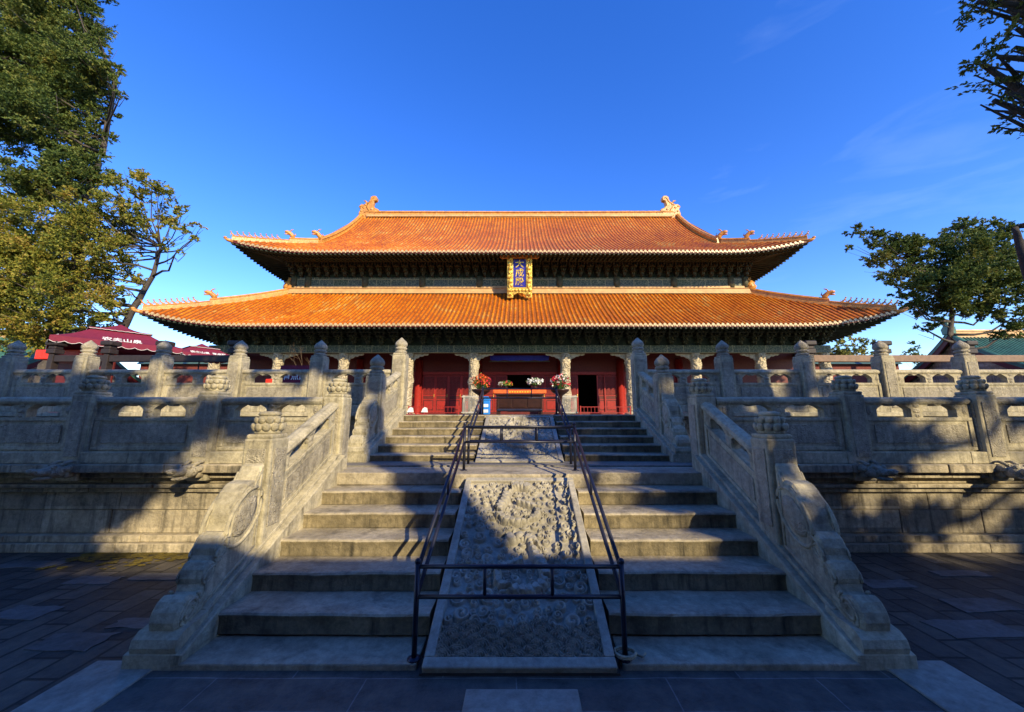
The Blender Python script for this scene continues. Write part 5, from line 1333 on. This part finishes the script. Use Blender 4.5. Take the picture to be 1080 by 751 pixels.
# right-hand cypress
R1 = [(930,262,14),(950,262,16),(990,300,20),(1020,270,22),(1045,285,20),(1025,325,16),(1000,325,16),(975,280,18),(960,320,12),(905,243,9),(925,250,12),(948,258,15),(900,262,6),(925,275,14),(950,285,18),(975,262,18),(968,300,18),(995,282,20),(1010,245,14),(1018,234,12),(1040,240,14),(1060,246,13),(1035,262,20),(1062,275,20),(1010,305,22),(985,320,16),(965,328,10),(1035,300,22),(1060,305,20),(1075,335,16),(990,340,9),(970,345,7),(1045,330,14),(1085,270,22),(1100,300,26),(950,308,9),(1060,352,12)]
tree('cypress_tree', 'spreading green cypress at the right with a slim dark trunk above the green-tiled roof', (33.4,28.0,0), [(33.4,28.0,0),(33.3,28.0,5),(32.9,28.0,8.0),(33.6,28.0,10.5),(32.8,28.0,13)],
     blobs_at(R1, 27.8, 1.0, 6, 1.5), 33, MS['cyp_g'], MS['bark2'], per=290, size=0.115, sub=17, r0=0.28, group='old cypresses')
tree('cypress_tree', 'stout dark leaning trunk cut by the right edge of the photo', (27.7,18.9,0), [(27.7,18.9,0),(27.5,18.9,4.5),(27.2,18.9,8.0),(27.0,18.9,10.2),(26.9,18.9,12.0)],
     blobs_at([(1150,215,22),(1180,250,30),(1160,180,22),(1190,190,30)], 18.9, 1.0, 8, 1.0), 34, MS['cyp_g'], MS['bark3'], per=110, size=0.16, sub=16, r0=0.50, group='old cypresses')
# far trees
tree('round_tree', 'small yellow-green tree far behind the right eave', (40,52,0), [(40,52,0),(40,52,4),(40,52,8)], blobs_at([(880,368,12),(897,362,12),(915,366,11),(868,376,10),(905,376,12),(886,380,12)], 52, 1.0, 9, 1.0), 35, MS['cyp_far'], MS['bark'], per=50, size=0.24, sub=7, r0=0.25)
tree('round_tree', 'tiny dark tree far off between the roofs at the right', (63.5,60,0), [(63.5,60,0),(63.5,60,5),(63.5,60,8)], blobs_at([(965,366,8),(958,372,7),(972,372,7),(964,378,8)], 60, 1.0, 10, 1.0), 36, MS['cyp_g'], MS['bark2'], per=40, size=0.22, sub=6, r0=0.2)
b = MB(); q = random.Random(5)      # bare sapling under the left eave
T = thing('bare_sapling', 'thin leafless sapling between the small umbrella and the hall', 'tree', (-16.2, 27.5, ZD))
def br(p, d, L, r, n):
    e = p+d*L; b.tube([p, p.lerp(e, .5)+Vector((q.uniform(-.05,.05),)*3), e], [r, r*.8, r*.55], MS['bark'], 5)
    if n: 
        for _ in range(3): br(p.lerp(e, q.uniform(.5, 1)), (d+Vector((q.uniform(-.8,.8), q.uniform(-.5,.5), q.uniform(-.1,.5)))).normalized(), L*0.62, r*.55, n-1)
br(Vector((0,0,0)), Vector((0.05,0,1)), 2.6, 0.05, 4); b.build('trunk', T)

# ------------------------------------------------------------------ side halls with green tiled roofs
MS['gtile'] = plain('green_glazed_tile', (0.05,0.15,0.10), 0.35, 0.4, vscale=2)
MS['gpan'] = plain('dark_green_pan', (0.10,0.045,0.03), 0.6, 0.3)
def side_hall(label, x0, rz, L=36, y0=40):
    """long cloister hall, ridge along local y"""
    Hh = thing('side_hall', label, 'hall', (x0, y0, 0), rz); w = 6.5; ze = 5.6; zr_ = 10.4
    b = MB(); 
    b.box(-4.6, 4.6, 0.5, L-0.5, 0.6, 6.2, MS['dkred']); b.build('wall', Hh)
    b = MB(); b.box(-6, 6, -0.5, L+0.5, 0.0, 0.6, MS['wall'], bev=0.04); b.build('plinth', Hh)
    def P(u, t): return (u*w*(1-t), 0, ze+(zr_-ze)*(0.72*t+0.28*t**2.4))
    for sx in (-1, 1):
        b = MB(); J = 10; vs = []; fs = []
        for j in range(J+1):
            p = P(sx, j/J); vs += [(p[0], -0.6, p[2]), (p[0], L+0.6, p[2])]
        for j in range(J): fs.append((2*j, 2*j+1, 2*j+3, 2*j+2))
        b.add(vs, fs, MS['gpan'])
        y = -0.4
        while y < L+0.4:
            b.tube([(P(sx, j/J)[0], y, P(sx, j/J)[2]+0.05) for j in range(J+1)], 0.10, MS['gtile'], 6); y += 0.40
        b.build('roof_slope', Hh)
    b = MB(); sweep(b, [(0,-0.5,zr_-0.1),(0,L+0.5,zr_-0.1)], 0.6, 0.85, MS['ridge_pale']); b.build('main_ridge', Hh)
    for yy in (-0.75, L+0.75):
        b = MB(); pts = [P(s, t) for s, t in [(-1, j/12) for j in range(13)]+[(1, 1-j/12) for j in range(1, 13)]]
        top = [(p[0], p[2]+0.22) for p in pts]; bot = [(p[0], p[2]-0.55) for p in pts][::-1]
        b.prism(top+bot, 'y', yy-0.12, yy+0.12, MS['dkred']); b.build('barge_board', Hh)
        b = MB(); b.prism([(p[0]*0.94, p[2]-0.3) for p in pts]+[(4.6, 0.6), (-4.6, 0.6)][::1], 'y', yy*0.97+0.5, yy*0.97+0.8, MS['wall']); b.build('gable', Hh)
        for s in (-1, 1):
            b = MB(); sweep(b, [(s*P(1, t/8)[0], yy, P(1, t/8)[2]+0.15) for t in range(9)], 0.35, 0.4, MS['gtile']); b.build('gable_ridge', Hh)
        b = MB(); b.prism([(-0.5,0),(0.6,0),(0.62,0.7),(0.2,1.0),(0.1,1.6),(-0.35,1.75),(-0.55,1.3),(-0.25,1.0),(-0.6,0.6)], 'y', -0.2, 0.2, MS['gtile'], bev=0.06); b.build('ridge_dragon', Hh, (0, yy*0.99, zr_+0.2))
    return Hh
SH1 = side_hall('long side hall with green-tiled roof beyond the right balustrade', 47.6, R(-90))
SH2 = side_hall('long side hall with green-tiled roof far to the left, behind the cypresses', -47.6, R(90))
# ------------------------------------------------------------------ behind the camera: old trees that shade the stairs, plus unseen light blockers added
GH = thing('shade_hall', 'unseen low tiled hall added behind the camera to shade the foreground', 'hall', (7.0, -6.3, 0))  # added, never in view; its ridge is sized to shade the foreground
tree('courtyard_tree', 'unseen tall tree added over the camera, its canopy blocking sky light', (9.6,-1.6,0), [(9.6,-1.6,0),(9.5,-1.6,5),(8.8,-1.7,9),(7.5,-1.8,11.5),(6.0,-1.8,13)],  # canopy added overhead only to dim sky light on the foreground
     [(x+q.uniform(-.4,.4), y, 12.9+q.uniform(-.4,.8), 1.35) for x in (-2.2,-0.2,1.8,3.8,5.8,7.6) for y in (-5.6,-3.6,-1.6,0.4)], 65, MS['cyp_g'], MS['bark2'], per=70, size=0.28, sub=9, r0=0.5, twigs=1, group='old courtyard trees')
b = MB(); b.box(-19, 19, -2.6, 2.6, 0, 0.5, MS['wall'], bev=0.03); b.build('plinth', GH)
b = MB(); b.box(-18, 18, -1.6, 1.6, 0.502, 4.9, MS['dkred'], bev=0.02); b.build('wall', GH)
for k in range(10):
    b = MB(); b.lathe([(0.34,0),(0.28,0.12),(0.26,0.2),(0.25,4.0)], MS['red'], (-17.1+3.8*k, 2.2, 0.5), 16); b.build('column', GH)
b = MB()
def gp(sy, t): return (sy*3.2*(1-t), 4.3+2.25*(0.75*t+0.25*t**2.3))
for sy in (-1, 1):
    J = 8; vs = []
    for j in range(J+1): y, z = gp(sy, j/J); vs += [(-20.5, y, z), (20.5, y, z)]
    b.add(vs, [(2*j, 2*j+1, 2*j+3, 2*j+2) for j in range(J)], MS['gpan'])
    x = -20.3
    while x < 20.4: b.tube([(x, gp(sy, j/J)[0], gp(sy, j/J)[1]+0.05) for j in range(J+1)], 0.1, MS['gtile'], 6); x += 0.42
b.build('roof', GH)
b = MB(); sweep(b, [(-20.5,0,6.46),(20.5,0,6.46)], 0.5, 0.36, MS['ridge_pale']); b.build('main_ridge', GH)
for sx in (-1, 1):
    b = MB(); b.prism([(-3.0,4.4),(0,6.5),(3.0,4.4)], 'x', 19.6*sx-0.1, 19.6*sx+0.1, MS['dkred']); b.build('gable', GH)
q = random.Random(77)
def grove(label, cx, blobs, seed):  # evergreens added out of view to cut sky light reaching the stairs
    tree('courtyard_tree', label, (cx,-15,0), [(cx,-15,0),(cx+0.3,-15,6),(cx-0.2,-15,12),(cx,-15,17)], blobs, seed, MS['cyp_g'], MS['bark2'], per=60, size=0.5, sub=8, r0=0.6, twigs=1, group='old courtyard trees')
for i, (cx, w, h, lab) in enumerate(((-6.5, 4.0, 21, 'unseen dense evergreen added behind the camera to block sky light, nearest the added hall'), (-15, 4.6, 22, 'unseen dense evergreen added to block sky light, second from the rear left end'), (-24, 4.6, 22, 'unseen dense evergreen added to block sky light, at the rear left end'),
                              (34, 4.6, 17, 'unseen evergreen added to block sky light, rear right beside the added hall'), (43, 5.0, 17, 'unseen evergreen added to block sky light, farthest out on the rear right'))):
    bl = []
    for z in np.arange(3.5, h, 2.3):
        ww = w*(1.0-0.45*(z/h)**2)
        for u in (-0.66, 0, 0.66): bl.append((cx+u*ww+q.uniform(-.4,.4), -15+q.uniform(-1,1), z+q.uniform(-.5,.5), 1.9*(1-0.25*z/h)))
    grove(lab, cx, bl, 80+i)
tree('courtyard_tree', 'old cypress behind the photographer on the left, shading the left wall', (1.0,-10,0), [(1.0,-10,0),(1.3,-10,5),(2.2,-10,9),(2.6,-10,13)],
     [(4.6,-10,10.9,0.9),(5.8,-10,11.2,0.65),(6.9,-10,11.5,0.5),(7.8,-10,11.72,0.32),(3.4,-10,11.2,1.2),(4.0,-10,10.0,0.9),(2.4,-10,10.4,1.5),(0.8,-10,11,1.7),(-0.8,-10,10,1.7),(2.6,-10,13.0,1.4),(0.8,-10,13.2,1.7),(-1.0,-10,12.5,1.8),(3.6,-10,13.6,0.7),(1.0,-10,9.2,1.5),(3.0,-10,9.2,1.0),(4.2,-10,9.0,0.9),(4.6,-10,10.3,0.8),(5.0,-10,11.3,0.8),(3.9,-10,12.4,0.8),(-2.6,-10,11,1.7),(-4.5,-10,10,1.8),(4.9,-10,9.6,0.6),(5.3,-10,10.5,0.6),(6.2,-10,10.8,0.35),(7.1,-10,11.2,0.3)],
     61, MS['cyp_g'], MS['bark2'], per=95, size=0.26, sub=14, r0=0.5, group='old courtyard trees')
tree('courtyard_tree', 'slim straight tree behind the photographer whose trunk shadow crosses the stairs', (9.95,-10,0), [(9.75,-10,0),(9.9,-10,5),(10.0,-10,10),(9.85,-10,12.5),(10.0,-10,15)],
     [(9.8,-10,16.6,0.9),(8.8,-10,17.0,0.9),(10.8,-10,17.2,0.9),(9.9,-10,17.6,0.9)], 62, MS['cyp_g'], MS['bark2'], per=95, size=0.24, sub=9, r0=0.62, group='old courtyard trees')
tree('courtyard_tree', 'broad old tree behind the photographer on the right, shading the right-hand stairs', (16,-10,0), [(16,-10,0),(15.8,-10,5),(16.4,-10,9),(16.2,-10,14)],
     [(13.9,-10,10.4,1.0),(16.9,-10,9.9,0.8),(16.8,-10,12.0,0.8),(19.9,-10,11.2,1.0),(20.6,-10,12.4,0.9),(18.4,-10,13.4,1.0),(19.8,-10,13.9,1.0),(16.4,-10,14.8,1.1),(20.8,-10,14.9,0.9),(14.6,-10,9.4,0.8),(21.2,-10,9.6,1.0),(18.6,-10,9.3,0.5),(15.0,-10,17.2,1.2),(17.0,-10,17.6,1.2),(14.2,-10,15.8,1.0),(17.0,-10,15.6,1.2),(12.9,-10,10.6,0.45),(12.7,-10,11.8,0.5),(15.8,-10,11.2,1.0),(15.2,-10,13.2,1.0),(13.9,-10,11.4,0.9),(14.4,-10,13.2,0.8),(16.6,-10,11.0,0.9),(13.6,-10,12.2,0.9),(15.0,-10,12.0,1.3),(14.8,-10,10.4,1.2),(16.2,-10,10.4,1.3),(16.6,-10,12.4,1.3),(15.6,-10,14.0,1.4),(17.4,-10,14.4,1.4),(19.0,-10,14.2,1.2),(17.6,-10,16.2,1.6),(15.6,-10,16.2,1.4),(19.6,-10,12.2,1.0),(20.2,-10,10.4,1.1),(21.4,-10,11.4,0.9),(22.2,-10,10.0,1.0),(19.8,-10,15.6,1.1),(17.2,-10,9.4,0.8),(19.6,-10,9.2,0.8),(13.0,-10,9.5,0.6),(23.6,-10,10.3,0.9),(17.5,-10,12.9,0.6),(21.0,-10,13.0,0.8),(14.2,-10,14.6,0.8),(20.6,-10,17.2,1.3),(25.0,-10,9.6,1.0)],
     63, MS['cyp_g'], MS['bark2'], per=62, size=0.24, sub=10, r0=0.6, group='old courtyard trees')
# branch reaching into the top right of the photo
tree('courtyard_tree', 'dark shaded tree beside the stairs, its branch tips hanging into the top right corner', (10.2,3.6,0), [(10.2,3.6,0),(10.0,3.7,3.5),(9.4,3.9,7),(9.0,4.0,10)],
     [(p[0], p[1], p[2], r) for p, r in [(at(1062,10,4.0),.42),(at(1045,-5,4.1),.30),(at(1035,68,4.0),.16),(at(1052,60,3.9),.26),(at(1070,50,4.1),.38),(at(1075,95,4.0),.32),(at(1060,98,4.0),.20),(at(1048,106,3.9),.12),(at(1078,122,4.0),.2),(at(1095,60,4.0),.5),(at(1100,115,4.2),.4),(at(1100,0,4.0),.6),(at(1085,-40,4.2),.6),(at(1030,2,4.1),.14),(at(1072,30,3.9),.3)]],
     64, MS['cyp_g'], MS['bark2'], per=520, size=0.036, sub=26, r0=0.4, twigs=2, group='old courtyard trees')
